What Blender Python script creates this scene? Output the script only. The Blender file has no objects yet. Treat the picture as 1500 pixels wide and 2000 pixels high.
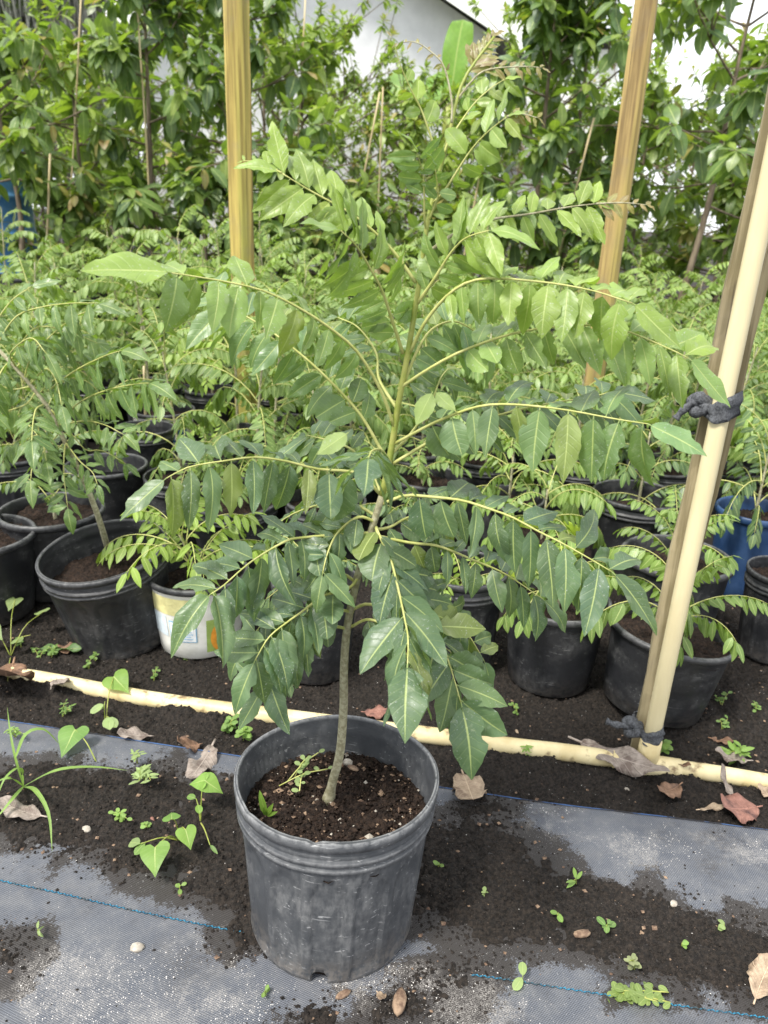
import bpy, math, random
import numpy as np
from mathutils import Vector, Matrix

# ------------------------------------------------------------------ camera, world, sun, exposure
SC = bpy.context.scene
COL = SC.collection
FPX, CX, CY = 1502.0, 750.0, 1000.0            # focal length and centre in pixels of the 1500 x 2000 photograph
CAM_H, PITCH, ROLL = 0.95, math.radians(21.0), math.radians(2.2)
cp, sp, cr, sr = math.cos(PITCH), math.sin(PITCH), math.cos(ROLL), math.sin(ROLL)
_r0, _u0, FWD = Vector((1, 0, 0)), Vector((0, sp, cp)), Vector((0, cp, -sp))
RIGHT = _r0 * cr + _u0 * sr
UP = _u0 * cr - _r0 * sr
CAM = Vector((0, 0, CAM_H))
cd = bpy.data.cameras.new('camera')
cam = bpy.data.objects.new('camera', cd)
COL.objects.link(cam)
cd.sensor_fit = 'VERTICAL'
cd.sensor_height = 36.0
cd.sensor_width = 27.0
cd.lens = FPX / 2000.0 * 36.0
cd.clip_start, cd.clip_end = 0.02, 400.0
cd.dof.use_dof = True
cd.dof.focus_distance = 1.02
cd.dof.aperture_fstop = 8.0
M3 = Matrix((RIGHT, UP, -FWD)).transposed()
cam.matrix_world = Matrix.Translation(CAM) @ M3.to_4x4()
SC.camera = cam

SUN_EL, SUN_AZ = math.radians(58), math.radians(-135)     # azimuth: 0 = beyond the plant (+Y), negative = to the left
W = bpy.data.worlds.new('World')
SC.world = W
W.use_nodes = True
wn, wl = W.node_tree.nodes, W.node_tree.links
wn.clear()
sky = wn.new('ShaderNodeTexSky')
sky.sky_type = 'NISHITA'
sky.sun_disc = False
sky.sun_elevation = SUN_EL
sky.sun_rotation = SUN_AZ
sky.air_density, sky.dust_density, sky.ozone_density = 1.0, 2.0, 1.0
wtc = wn.new('ShaderNodeTexCoord')
wno = wn.new('ShaderNodeTexNoise')
wno.inputs['Scale'].default_value = 2.2
wno.inputs['Detail'].default_value = 6
wrp = wn.new('ShaderNodeMapRange')
wrp.inputs['From Min'].default_value, wrp.inputs['From Max'].default_value = 0.36, 0.62
wrp.inputs['To Min'].default_value, wrp.inputs['To Max'].default_value = 0.62, 0.97
wmx = wn.new('ShaderNodeMix')
wmx.data_type = 'RGBA'
wmx.inputs[7].default_value = (13.5, 13.8, 14.2, 1)       # bright thin cloud over most of the sky
wbg = wn.new('ShaderNodeBackground')
wbg.inputs['Strength'].default_value = 0.075
wou = wn.new('ShaderNodeOutputWorld')
wl.new(wtc.outputs['Generated'], wno.inputs['Vector'])
wl.new(wno.outputs[0], wrp.inputs['Value'])
wl.new(wrp.outputs[0], wmx.inputs[0])
wl.new(sky.outputs[0], wmx.inputs[6])
wl.new(wmx.outputs[2], wbg.inputs['Color'])
wl.new(wbg.outputs[0], wou.inputs['Surface'])
sd_ = bpy.data.lights.new('sun', 'SUN')
sd_.energy = 3.0
sd_.angle = math.radians(12)
sd_.color = (1.0, 0.96, 0.88)
sun = bpy.data.objects.new('sun', sd_)
COL.objects.link(sun)
sdir = Vector((math.sin(SUN_AZ) * math.cos(SUN_EL), math.cos(SUN_AZ) * math.cos(SUN_EL), math.sin(SUN_EL)))
sun.rotation_euler = sdir.to_track_quat('Z', 'Y').to_euler()
VS = SC.view_settings
VS.view_transform = 'Standard'
VS.look = 'None'
VS.exposure = 1.05
VS.gamma = 1.0
SC.cycles.use_denoising = True
SC.cycles.max_bounces = 8
SC.cycles.transparent_max_bounces = 8

# ------------------------------------------------------------------ pixel helpers
def ray(px, py):
    return (RIGHT * ((px - CX) / FPX) + UP * (-(py - CY) / FPX) + FWD)
def G(px, py, z=0.0):
    r = ray(px, py)
    return CAM + r * ((z - CAM_H) / r.z)
def AtY(px, py, Y):
    r = ray(px, py)
    return CAM + r * (Y / r.y)
def depth(p):
    return (Vector(p) - CAM).dot(FWD)
def proj(p):
    d = Vector(p) - CAM
    w = d.dot(FWD)
    return (CX + FPX * d.dot(RIGHT) / w, CY - FPX * d.dot(UP) / w)

# ------------------------------------------------------------------ numpy noise
_rs = np.random.RandomState(7)
_tab = _rs.rand(256, 256)
def vnoise(x, y):
    xi, yi = np.floor(x).astype(int), np.floor(y).astype(int)
    xf, yf = x - xi, y - yi
    u, v = xf * xf * (3 - 2 * xf), yf * yf * (3 - 2 * yf)
    a = _tab[xi & 255, yi & 255]; b = _tab[(xi + 1) & 255, yi & 255]
    c = _tab[xi & 255, (yi + 1) & 255]; d = _tab[(xi + 1) & 255, (yi + 1) & 255]
    return (a * (1 - u) + b * u) * (1 - v) + (c * (1 - u) + d * u) * v
def fbm(x, y, o=4):
    s, a, t = 0, 0.5, 0
    for k in range(o):
        s = s + a * vnoise(x * 2 ** k + 17.3 * k, y * 2 ** k + 5.1 * k); t += a; a *= 0.55
    return s / t
def poly_sd(poly, X, Y):
    """signed distance, positive inside"""
    P = np.array(poly); n = len(P)
    best = np.full(X.shape, 1e9); ins = np.zeros(X.shape, bool)
    for i in range(n):
        ax, ay = P[i]; bx, by = P[(i + 1) % n]
        dx, dy = bx - ax, by - ay
        t = np.clip(((X - ax) * dx + (Y - ay) * dy) / (dx * dx + dy * dy + 1e-12), 0, 1)
        best = np.minimum(best, np.hypot(X - ax - t * dx, Y - ay - t * dy))
        cond = ((ay > Y) != (by > Y)) & (X < (bx - ax) * (Y - ay) / (by - ay + 1e-12) + ax)
        ins ^= cond
    return np.where(ins, best, -best)

# ------------------------------------------------------------------ materials
MATS = {}
def _mat(name):
    m = bpy.data.materials.new(name)
    m.use_nodes = True
    nt = m.node_tree
    nt.nodes.clear()
    out = nt.nodes.new('ShaderNodeOutputMaterial')
    MATS[name] = m
    return m, nt, out
class NT:
    def __init__(s, nt): s.nt = nt
    def n(s, t, **kw):
        nd = s.nt.nodes.new(t)
        for k, v in kw.items():
            if k.startswith('i_'):
                key = k[2:]
                nd.inputs[int(key) if key.isdigit() else key.replace('_', ' ')].default_value = v
            else:
                setattr(nd, k, v)
        return nd
    def l(s, a, b): s.nt.links.new(a, b)
    def math(s, op, a, b=None, clamp=False):
        nd = s.n('ShaderNodeMath', operation=op, use_clamp=clamp)
        for i, v in enumerate((a, b)):
            if v is None: continue
            if isinstance(v, (int, float)): nd.inputs[i].default_value = v
            else: s.l(v, nd.inputs[i])
        return nd.outputs[0]
    def mix(s, fac, a, b, blend='MIX'):
        nd = s.n('ShaderNodeMix', data_type='RGBA', blend_type=blend)
        for i, v in ((0, fac), (6, a), (7, b)):
            if isinstance(v, (int, float)): nd.inputs[i].default_value = v
            elif isinstance(v, tuple): nd.inputs[i].default_value = v + (1,) if len(v) == 3 else v
            else: s.l(v, nd.inputs[i])
        return nd.outputs[2]
    def rng(s, v, a, b, c=0.0, d=1.0, smooth=True):
        nd = s.n('ShaderNodeMapRange')
        if smooth: nd.interpolation_type = 'SMOOTHSTEP'
        s.l(v, nd.inputs[0])
        for i, k in enumerate((a, b, c, d)): nd.inputs[i + 1].default_value = k
        return nd.outputs[0]
    def noise(s, scale, detail=3, rough=0.55, vec=None, dist=0.0):
        nd = s.n('ShaderNodeTexNoise')
        nd.inputs['Scale'].default_value = scale
        nd.inputs['Detail'].default_value = detail
        nd.inputs['Roughness'].default_value = rough
        nd.inputs['Distortion'].default_value = dist
        if vec is not None: s.l(vec, nd.inputs['Vector'])
        return nd.outputs[0]

def leaf_mat(name, rough=0.42, trans=0.25, vein=9, dust=0.0, under=(0.20, 0.27, 0.10), midrib=0.034, spec=0.5, blotch=0.0):
    m, nt, out = _mat(name); k = NT(nt)
    oi = k.n('ShaderNodeObjectInfo'); at = k.n('ShaderNodeAttribute', attribute_name='tint')
    geo = k.n('ShaderNodeNewGeometry'); uv = k.n('ShaderNodeUVMap')
    sep = k.n('ShaderNodeSeparateXYZ'); k.l(uv.outputs[0], sep.inputs[0])
    au = k.math('ABSOLUTE', k.math('SUBTRACT', sep.outputs[0], 0.5))
    base = k.mix(1.0, oi.outputs['Color'], at.outputs['Color'], 'MULTIPLY')
    n1 = k.noise(26, 4, 0.6, geo.outputs['Position'])
    base = k.mix(k.rng(n1, 0.3, 0.72), k.mix(0.26, base, (0.0, 0.012, 0.008)), k.mix(0.10, base, (0.30, 0.36, 0.10)))
    rb = k.math('MULTIPLY', oi.outputs['Random'], 1.0)
    base = k.mix(k.math('MULTIPLY', rb, 0.22), base, (0.16, 0.22, 0.045))
    # side veins
    w = k.math('SINE', k.math('MULTIPLY', k.math('SUBTRACT', sep.outputs[1], k.math('MULTIPLY', au, 0.30)), 6.2832 * vein))
    vm = k.rng(w, 0.80, 1.0)
    base = k.mix(k.math('MULTIPLY', vm, 0.12), base, (0.30, 0.38, 0.14))
    if blotch:
        n4 = k.noise(60, 4, 0.6, geo.outputs['Position'])
        base = k.mix(k.math('MULTIPLY', k.rng(n4, 0.60, 0.70), blotch), base, (0.26, 0.30, 0.20))
    if dust:
        n2 = k.noise(420, 3, 0.65, geo.outputs['Position']); n3 = k.noise(22, 3, 0.5, geo.outputs['Position'])
        dm = k.math('MULTIPLY', k.rng(n2, 0.60, 0.70), k.rng(n3, 0.40, 0.62))
        base = k.mix(k.math('MULTIPLY', dm, dust), base, (0.42, 0.44, 0.42))
    mr = k.rng(au, midrib * 0.45, midrib, 1.0, 0.0)
    base = k.mix(k.math('MULTIPLY', mr, 0.72), base, (0.40, 0.47, 0.17))
    und = k.mix(0.42, base, under)
    col = k.mix(geo.outputs['Backfacing'], base, und)
    bmp = k.n('ShaderNodeBump', i_Strength=0.35, i_Distance=0.002)
    k.l(k.math('ADD', k.math('ADD', k.math('MULTIPLY', vm, -0.5), k.math('MULTIPLY', mr, -0.8)), k.math('MULTIPLY', n1, 0.8)), bmp.inputs['Height'])
    p = k.n('ShaderNodeBsdfPrincipled', i_Roughness=rough)
    p.inputs['Specular IOR Level'].default_value = spec
    k.l(k.math('ADD', k.math('MULTIPLY', geo.outputs['Backfacing'], 0.25), k.rng(n1, 0.2, 0.8, rough - 0.08, rough + 0.12)), p.inputs['Roughness'])
    k.l(col, p.inputs['Base Color']); k.l(bmp.outputs[0], p.inputs['Normal'])
    tr = k.n('ShaderNodeBsdfTranslucent')
    k.l(k.mix(1.0, k.mix(0.35, base, (0.30, 0.40, 0.03)), (1.5, 1.7, 0.8), 'MULTIPLY'), tr.inputs['Color'])
    mx = k.n('ShaderNodeMixShader', i_0=trans)
    k.l(p.outputs[0], mx.inputs[1]); k.l(tr.outputs[0], mx.inputs[2]); k.l(mx.outputs[0], out.inputs[0])
    return m

def simple_mat(name, c1, c2, scale=20, rough=0.6, bump=0.2, bscale=None, stretch=(1, 1, 1), spec=0.4, lo=0.35, hi=0.65, bdist=0.002, obj=True, c3=None, s3=5, l3=0.55, h3=0.68, detail=5):
    m, nt, out = _mat(name); k = NT(nt)
    tc = k.n('ShaderNodeTexCoord'); mp = k.n('ShaderNodeMapping')
    mp.inputs['Scale'].default_value = stretch
    k.l(tc.outputs['Object'] if obj else k.n('ShaderNodeNewGeometry').outputs['Position'], mp.inputs['Vector'])
    v = mp.outputs[0]
    n1 = k.noise(scale, detail, 0.6, v)
    col = k.mix(k.rng(n1, lo, hi), c1, c2)
    if c3 is not None:
        n3 = k.noise(s3, 5, 0.62, v)
        col = k.mix(k.rng(n3, l3, h3), col, c3)
    bp = k.n('ShaderNodeBump', i_Strength=bump, i_Distance=bdist)
    k.l(k.noise(bscale or scale * 2, 4, 0.6, v), bp.inputs['Height'])
    p = k.n('ShaderNodeBsdfPrincipled')
    p.inputs['Specular IOR Level'].default_value = spec
    k.l(k.rng(n1, 0.2, 0.8, rough - 0.08, min(1, rough + 0.1)), p.inputs['Roughness'])
    k.l(col, p.inputs['Base Color']); k.l(bp.outputs[0], p.inputs['Normal']); k.l(p.outputs[0], out.inputs[0])
    return m

leaf_mat('curry_leaf_main', 0.40, 0.26, 8, dust=0.75, blotch=0.35, midrib=0.036, spec=0.5)
leaf_mat('curry_leaf', 0.42, 0.25, 8, dust=0.0, midrib=0.05)
leaf_mat('tree_leaf', 0.36, 0.30, 8, midrib=0.04)
leaf_mat('weed_leaf', 0.5, 0.3, 7, midrib=0.03)
simple_mat('rachis', (0.34, 0.36, 0.10), (0.46, 0.46, 0.17), 60, 0.5, 0.1)
simple_mat('green_stem', (0.20, 0.25, 0.04), (0.30, 0.31, 0.08), 50, 0.5, 0.2)
simple_mat('stem_bark', (0.24, 0.22, 0.13), (0.38, 0.36, 0.24), 160, 0.8, 0.6, 220, lo=0.4, hi=0.62, c3=(0.36, 0.33, 0.24), s3=300, l3=0.6, h3=0.68)
simple_mat('tree_bark', (0.10, 0.075, 0.05), (0.20, 0.16, 0.11), 30, 0.85, 0.6, 60, stretch=(1, 1, 0.25))
simple_mat('dark_bark', (0.05, 0.047, 0.042), (0.15, 0.145, 0.13), 6, 0.9, 0.7, 20, stretch=(1, 1, 0.2), bdist=0.03)
simple_mat('bamboo', (0.42, 0.33, 0.18), (0.55, 0.46, 0.28), 25, 0.6, 0.2, stretch=(1, 1, 0.1))
simple_mat('pine_wood', (0.19, 0.135, 0.035), (0.50, 0.39, 0.11), 46, 0.78, 0.5, 110, stretch=(1, 1, 0.035), bdist=0.004, c3=(0.25, 0.24, 0.05), s3=9, l3=0.46, h3=0.62)
simple_mat('brown_wood', (0.16, 0.105, 0.04), (0.43, 0.31, 0.12), 46, 0.78, 0.5, 110, stretch=(1, 1, 0.035), bdist=0.004, c3=(0.30, 0.24, 0.07), s3=6, l3=0.46, h3=0.62)
simple_mat('grey_wood', (0.16, 0.13, 0.065), (0.36, 0.30, 0.18), 60, 0.85, 0.5, 120, stretch=(1, 1, 0.03), c3=(0.07, 0.055, 0.03), s3=40, l3=0.58, h3=0.66)
simple_mat('pvc', (0.50, 0.40, 0.20), (0.66, 0.57, 0.34), 11, 0.48, 0.08, 60, c3=(0.20, 0.14, 0.075), s3=34, l3=0.54, h3=0.70, spec=0.35)
simple_mat('pvc_clean', (0.54, 0.46, 0.27), (0.66, 0.59, 0.38), 6, 0.38, 0.05, 60, stretch=(1, 1, 0.2), c3=(0.30, 0.22, 0.11), s3=24, l3=0.56, h3=0.74)
simple_mat('cloth_tie', (0.035, 0.037, 0.042), (0.10, 0.105, 0.115), 300, 0.85, 0.6, 420)
simple_mat('soil_mat', (0.008, 0.0066, 0.0056), (0.032, 0.025, 0.020), 170, 0.95, 1.0, 260, lo=0.36, hi=0.7, bdist=0.005, obj=False, c3=(0.065, 0.050, 0.040), s3=420, l3=0.58, h3=0.70, spec=0.3, detail=8)
simple_mat('pot_soil', (0.011, 0.0075, 0.006), (0.045, 0.029, 0.021), 150, 0.95, 1.0, 240, lo=0.35, hi=0.7, bdist=0.006, obj=False, c3=(0.085, 0.055, 0.04), s3=260, l3=0.60, h3=0.72, spec=0.2, detail=8)
simple_mat('sand', (0.42, 0.40, 0.38), (0.66, 0.63, 0.60), 90, 0.9, 0.2)
simple_mat('bark_chip', (0.10, 0.06, 0.04), (0.26, 0.18, 0.12), 90, 0.9, 0.5)
simple_mat('stone', (0.26, 0.23, 0.19), (0.46, 0.42, 0.36), 70, 0.8, 0.4)
simple_mat('stucco', (0.60, 0.60, 0.63), (0.68, 0.68, 0.71), 4, 0.9, 0.4, 120, bdist=0.004)
simple_mat('white_paint', (0.74, 0.74, 0.72), (0.82, 0.82, 0.80), 3, 0.6, 0.05)
simple_mat('soffit', (0.34, 0.27, 0.20), (0.42, 0.34, 0.26), 5, 0.8, 0.1)
simple_mat('shingle', (0.16, 0.15, 0.14), (0.28, 0.26, 0.25), 12, 0.9, 0.5)
simple_mat('blue_plastic', (0.06, 0.20, 0.46), (0.12, 0.29, 0.56), 6, 0.4, 0.05, c3=(0.35, 0.42, 0.55), s3=7, l3=0.62, h3=0.75)
simple_mat('blue_pot_plastic', (0.015, 0.040, 0.105), (0.03, 0.065, 0.15), 14, 0.45, 0.1)
simple_mat('lime_plastic', (0.28, 0.40, 0.03), (0.36, 0.48, 0.06), 10, 0.45, 0.05)
simple_mat('white_plastic', (0.62, 0.61, 0.55), (0.78, 0.77, 0.72), 12, 0.42, 0.08, c3=(0.48, 0.44, 0.34), s3=18, l3=0.62, h3=0.74)
for nm, c in (('print_yellow', (0.60, 0.56, 0.27)), ('print_pale_blue', (0.60, 0.68, 0.72)), ('print_blue', (0.16, 0.40, 0.60)), ('print_orange', (0.72, 0.30, 0.04)),
              ('print_red', (0.34, 0.045, 0.03)), ('print_black', (0.02, 0.018, 0.015)), ('print_green', (0.28, 0.38, 0.10)), ('print_navy', (0.03, 0.10, 0.25)), ('print_white', (0.72, 0.74, 0.75))):
    simple_mat(nm, c, tuple(min(1, x * 1.25) for x in c), 60, 0.45, 0.03)
simple_mat('cyan_thread', (0.012, 0.09, 0.16), (0.025, 0.18, 0.29), 60, 0.7, 0.3, c3=(0.03, 0.05, 0.06), s3=25, l3=0.52, h3=0.62)
simple_mat('blue_thread', (0.035, 0.07, 0.16), (0.05, 0.11, 0.25), 40, 0.8, 0.3, c3=(0.02, 0.02, 0.025), s3=12, l3=0.5, h3=0.62)
simple_mat('moss', (0.17, 0.18, 0.15), (0.30, 0.30, 0.26), 10, 0.95, 0.3)
def dry_mat(nm, a, b, c):
    m, nt, out = _mat(nm); k = NT(nt)
    tc = k.n('ShaderNodeTexCoord'); uv = k.n('ShaderNodeUVMap'); sep = k.n('ShaderNodeSeparateXYZ'); k.l(uv.outputs[0], sep.inputs[0])
    geo = k.n('ShaderNodeNewGeometry')
    au = k.math('ABSOLUTE', k.math('SUBTRACT', sep.outputs[0], 0.5))
    n1 = k.noise(90, 5, 0.65, geo.outputs['Position']); n2 = k.noise(35, 4, 0.6, geo.outputs['Position'])
    col = k.mix(k.rng(n1, 0.3, 0.7), a, b)
    col = k.mix(k.rng(n2, 0.48, 0.66), col, c)
    w = k.math('SINE', k.math('MULTIPLY', k.math('SUBTRACT', sep.outputs[1], k.math('MULTIPLY', au, 0.35)), 6.2832 * 9))
    vm = k.rng(w, 0.7, 1.0); mr = k.rng(au, 0.012, 0.035, 1.0, 0.0)
    col = k.mix(k.math('MULTIPLY', k.math('MAXIMUM', k.math('MULTIPLY', vm, 0.45), mr), 0.6), col, tuple(min(1, x * 1.5) for x in b))
    bp = k.n('ShaderNodeBump', i_Strength=0.7, i_Distance=0.002)
    k.l(k.math('ADD', k.math('ADD', vm, mr), k.math('MULTIPLY', n1, 1.5)), bp.inputs['Height'])
    p = k.n('ShaderNodeBsdfPrincipled', i_Roughness=0.72)
    k.l(col, p.inputs['Base Color']); k.l(bp.outputs[0], p.inputs['Normal']); k.l(p.outputs[0], out.inputs[0])
dry_mat('dry_brown', (0.13, 0.07, 0.04), (0.24, 0.14, 0.085), (0.08, 0.045, 0.03))
dry_mat('dry_beige', (0.25, 0.18, 0.12), (0.38, 0.29, 0.20), (0.15, 0.10, 0.065))
dry_mat('dry_grey', (0.18, 0.145, 0.12), (0.29, 0.245, 0.21), (0.11, 0.08, 0.065))
dry_mat('dry_red', (0.16, 0.07, 0.05), (0.25, 0.12, 0.09), (0.08, 0.035, 0.03))
def wood_knots(name):
    nt = MATS[name].node_tree; k = NT(nt)
    p = next(n for n in nt.nodes if n.type == 'BSDF_PRINCIPLED'); src = p.inputs['Base Color'].links[0].from_socket
    tc = k.n('ShaderNodeTexCoord'); mp = k.n('ShaderNodeMapping'); mp.inputs['Scale'].default_value = (1, 1, 0.30); k.l(tc.outputs['Object'], mp.inputs[0])
    vo = k.n('ShaderNodeTexVoronoi'); vo.inputs['Scale'].default_value = 7.0; k.l(mp.outputs[0], vo.inputs['Vector'])
    mp2 = k.n('ShaderNodeMapping'); mp2.inputs['Scale'].default_value = (1, 1, 0.012); k.l(tc.outputs['Object'], mp2.inputs[0])
    cr_ = k.rng(k.noise(75, 3, 0.6, mp2.outputs[0]), 0.64, 0.69)
    c = k.mix(k.rng(vo.outputs['Distance'], 0.05, 0.13, 0.85, 0.0), src, (0.07, 0.04, 0.018))
    c = k.mix(k.math('MULTIPLY', cr_, 0.85), c, (0.045, 0.032, 0.016))
    g = k.noise(5, 5, 0.6, tc.outputs['Object'])
    c = k.mix(k.math('MULTIPLY', k.rng(g, 0.50, 0.70), 0.45), c, (0.20, 0.17, 0.12))
    k.l(c, p.inputs['Base Color'])
for nm in ('pine_wood', 'brown_wood', 'grey_wood'): wood_knots(nm)
def pot_mat(name, c1, c2, dust, dl=0.45, dh=0.75):
    m, nt, out = _mat(name); k = NT(nt)
    tc = k.n('ShaderNodeTexCoord'); oi = k.n('ShaderNodeObjectInfo')
    off = k.n('ShaderNodeVectorMath', operation='ADD'); k.l(tc.outputs['Object'], off.inputs[0])
    rv = k.n('ShaderNodeCombineXYZ'); k.l(k.math('MULTIPLY', oi.outputs['Random'], 40), rv.inputs[0]); k.l(rv.outputs[0], off.inputs[1])
    v = off.outputs[0]
    n1 = k.noise(13, 6, 0.65, v); n2 = k.noise(90, 5, 0.7, v)
    st = k.n('ShaderNodeMapping'); st.inputs['Scale'].default_value = (1, 1, 0.45); k.l(v, st.inputs[0])
    n3 = k.noise(120, 4, 0.6, st.outputs[0])
    sx = k.n('ShaderNodeMapping'); sx.inputs['Rotation'].default_value = (0.4, 0.7, 0.9); sx.inputs['Scale'].default_value = (0.10, 1, 1); k.l(v, sx.inputs[0])
    n4 = k.noise(260, 3, 0.5, sx.outputs[0], 0.6)
    col = k.mix(n2, c1, c2)
    dm = k.math('MULTIPLY', k.rng(n1, dl, dh), k.rng(n3, 0.25, 0.75))
    col = k.mix(dm, col, dust)
    col = k.mix(k.math('MULTIPLY', k.math('MULTIPLY', k.rng(n4, 0.64, 0.69), k.rng(n1, 0.4, 0.6)), 0.7), col, tuple(min(1, d * 2.2) for d in dust))
    sepz = k.n('ShaderNodeSeparateXYZ'); k.l(tc.outputs['Object'], sepz.inputs[0])
    low = k.math('MULTIPLY', k.rng(k.math('ADD', sepz.outputs[2], k.math('MULTIPLY', n1, 0.10)), 0.02, 0.12, 1.0, 0.0), k.rng(n2, 0.38, 0.60))
    col = k.mix(k.math('MULTIPLY', low, 0.5), col, (dust[0] * 1.35, dust[1] * 1.15, dust[2] * 0.95))
    g2 = k.n('ShaderNodeNewGeometry')
    wear = k.math('MULTIPLY', k.rng(g2.outputs['Pointiness'], 0.52, 0.60), k.rng(n2, 0.30, 0.62))
    col = k.mix(k.math('MULTIPLY', wear, 0.75), col, tuple(min(1, d * 1.9) for d in dust))
    bp = k.n('ShaderNodeBump', i_Strength=0.22, i_Distance=0.0015)
    k.l(k.math('ADD', n2, k.math('MULTIPLY', n4, 0.7)), bp.inputs['Height'])
    p = k.n('ShaderNodeBsdfPrincipled'); p.inputs['Specular IOR Level'].default_value = 0.45
    k.l(k.rng(n1, 0.3, 0.7, 0.34, 0.62), p.inputs['Roughness'])
    k.l(col, p.inputs['Base Color']); k.l(bp.outputs[0], p.inputs['Normal']); k.l(p.outputs[0], out.inputs[0])
pot_mat('pot_plastic_main', (0.034, 0.037, 0.042), (0.060, 0.064, 0.071), (0.165, 0.166, 0.168), 0.40, 0.72)
pot_mat('pot_plastic', (0.011, 0.0115, 0.013), (0.022, 0.023, 0.026), (0.085, 0.085, 0.085), 0.42, 0.75)

def cloth_mat():
    m, nt, out = _mat('weed_cloth'); k = NT(nt)
    geo = k.n('ShaderNodeNewGeometry'); mp = k.n('ShaderNodeMapping'); mp.inputs['Rotation'].default_value = (0, 0, math.radians(-13))
    k.l(geo.outputs['Position'], mp.inputs[0])
    sp_ = k.n('ShaderNodeSeparateXYZ'); k.l(mp.outputs[0], sp_.inputs[0])
    wx = k.math('SINE', k.math('MULTIPLY', sp_.outputs[0], 6.2832 / 0.0046)); wy = k.math('SINE', k.math('MULTIPLY', sp_.outputs[1], 6.2832 / 0.0032))
    weave = k.math('MULTIPLY', wx, wy)
    n1 = k.noise(7, 5, 0.6, geo.outputs['Position']); n2 = k.noise(300, 4, 0.7, geo.outputs['Position'])
    n3 = k.noise(5.5, 6, 0.62, geo.outputs['Position'], 0.4); n5 = k.noise(650, 2, 0.5, geo.outputs['Position'])
    col = k.mix(k.rng(weave, -0.8, 0.8), (0.032, 0.036, 0.046), (0.112, 0.122, 0.145))
    col = k.mix(k.math('MULTIPLY', k.rng(n1, 0.35, 0.7), 0.4), col, (0.10, 0.106, 0.122))
    # dirt and pale sand lying on it in patches
    a1 = k.n('ShaderNodeAttribute', attribute_name='stain').outputs['Fac']; a2 = k.n('ShaderNodeAttribute', attribute_name='sandy').outputs['Fac']
    n6 = k.noise(110, 5, 0.7, geo.outputs['Position']); n7 = k.noise(38, 5, 0.65, geo.outputs['Position'])
    dirt = k.math('MULTIPLY', k.rng(n3, 0.30, 0.52, 0.75, 0.0), k.rng(n2, 0.36, 0.6))
    col = k.mix(dirt, col, (0.026, 0.021, 0.018))
    haze_ = k.math('MULTIPLY', k.rng(n7, 0.35, 0.75), 0.30)
    col = k.mix(haze_, col, (0.19, 0.185, 0.18))
    sm = k.rng(k.math('ADD', a1, k.math('MULTIPLY', k.math('SUBTRACT', k.math('ADD', k.math('MULTIPLY', n6, 0.45), k.math('MULTIPLY', n2, 0.55)), 0.5), 3.2)), 0.48, 0.70)
    col = k.mix(k.math('MULTIPLY', sm, 0.93), col, (0.020, 0.016, 0.0135))
    gr = k.rng(k.math('ADD', a2, k.math('MULTIPLY', k.math('SUBTRACT', k.math('ADD', k.math('MULTIPLY', n6, 0.5), k.math('MULTIPLY', n7, 0.5)), 0.5), 3.4)), 0.45, 1.25)
    gr2 = k.math('MULTIPLY', gr, k.rng(n5, 0.40, 0.62))
    col = k.mix(k.math('MULTIPLY', gr2, 0.55), col, (0.34, 0.32, 0.30))
    spk = k.math('MULTIPLY', k.rng(n5, 0.68, 0.73), k.rng(n3, 0.44, 0.6))
    col = k.mix(spk, col, (0.52, 0.50, 0.48))
    bp = k.n('ShaderNodeBump', i_Strength=0.5, i_Distance=0.0012)
    k.l(k.math('ADD', weave, k.math('MULTIPLY', n2, 1.5)), bp.inputs['Height'])
    p = k.n('ShaderNodeBsdfPrincipled', i_Roughness=0.72)
    k.l(col, p.inputs['Base Color']); k.l(bp.outputs[0], p.inputs['Normal']); k.l(p.outputs[0], out.inputs[0])
cloth_mat()

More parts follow.
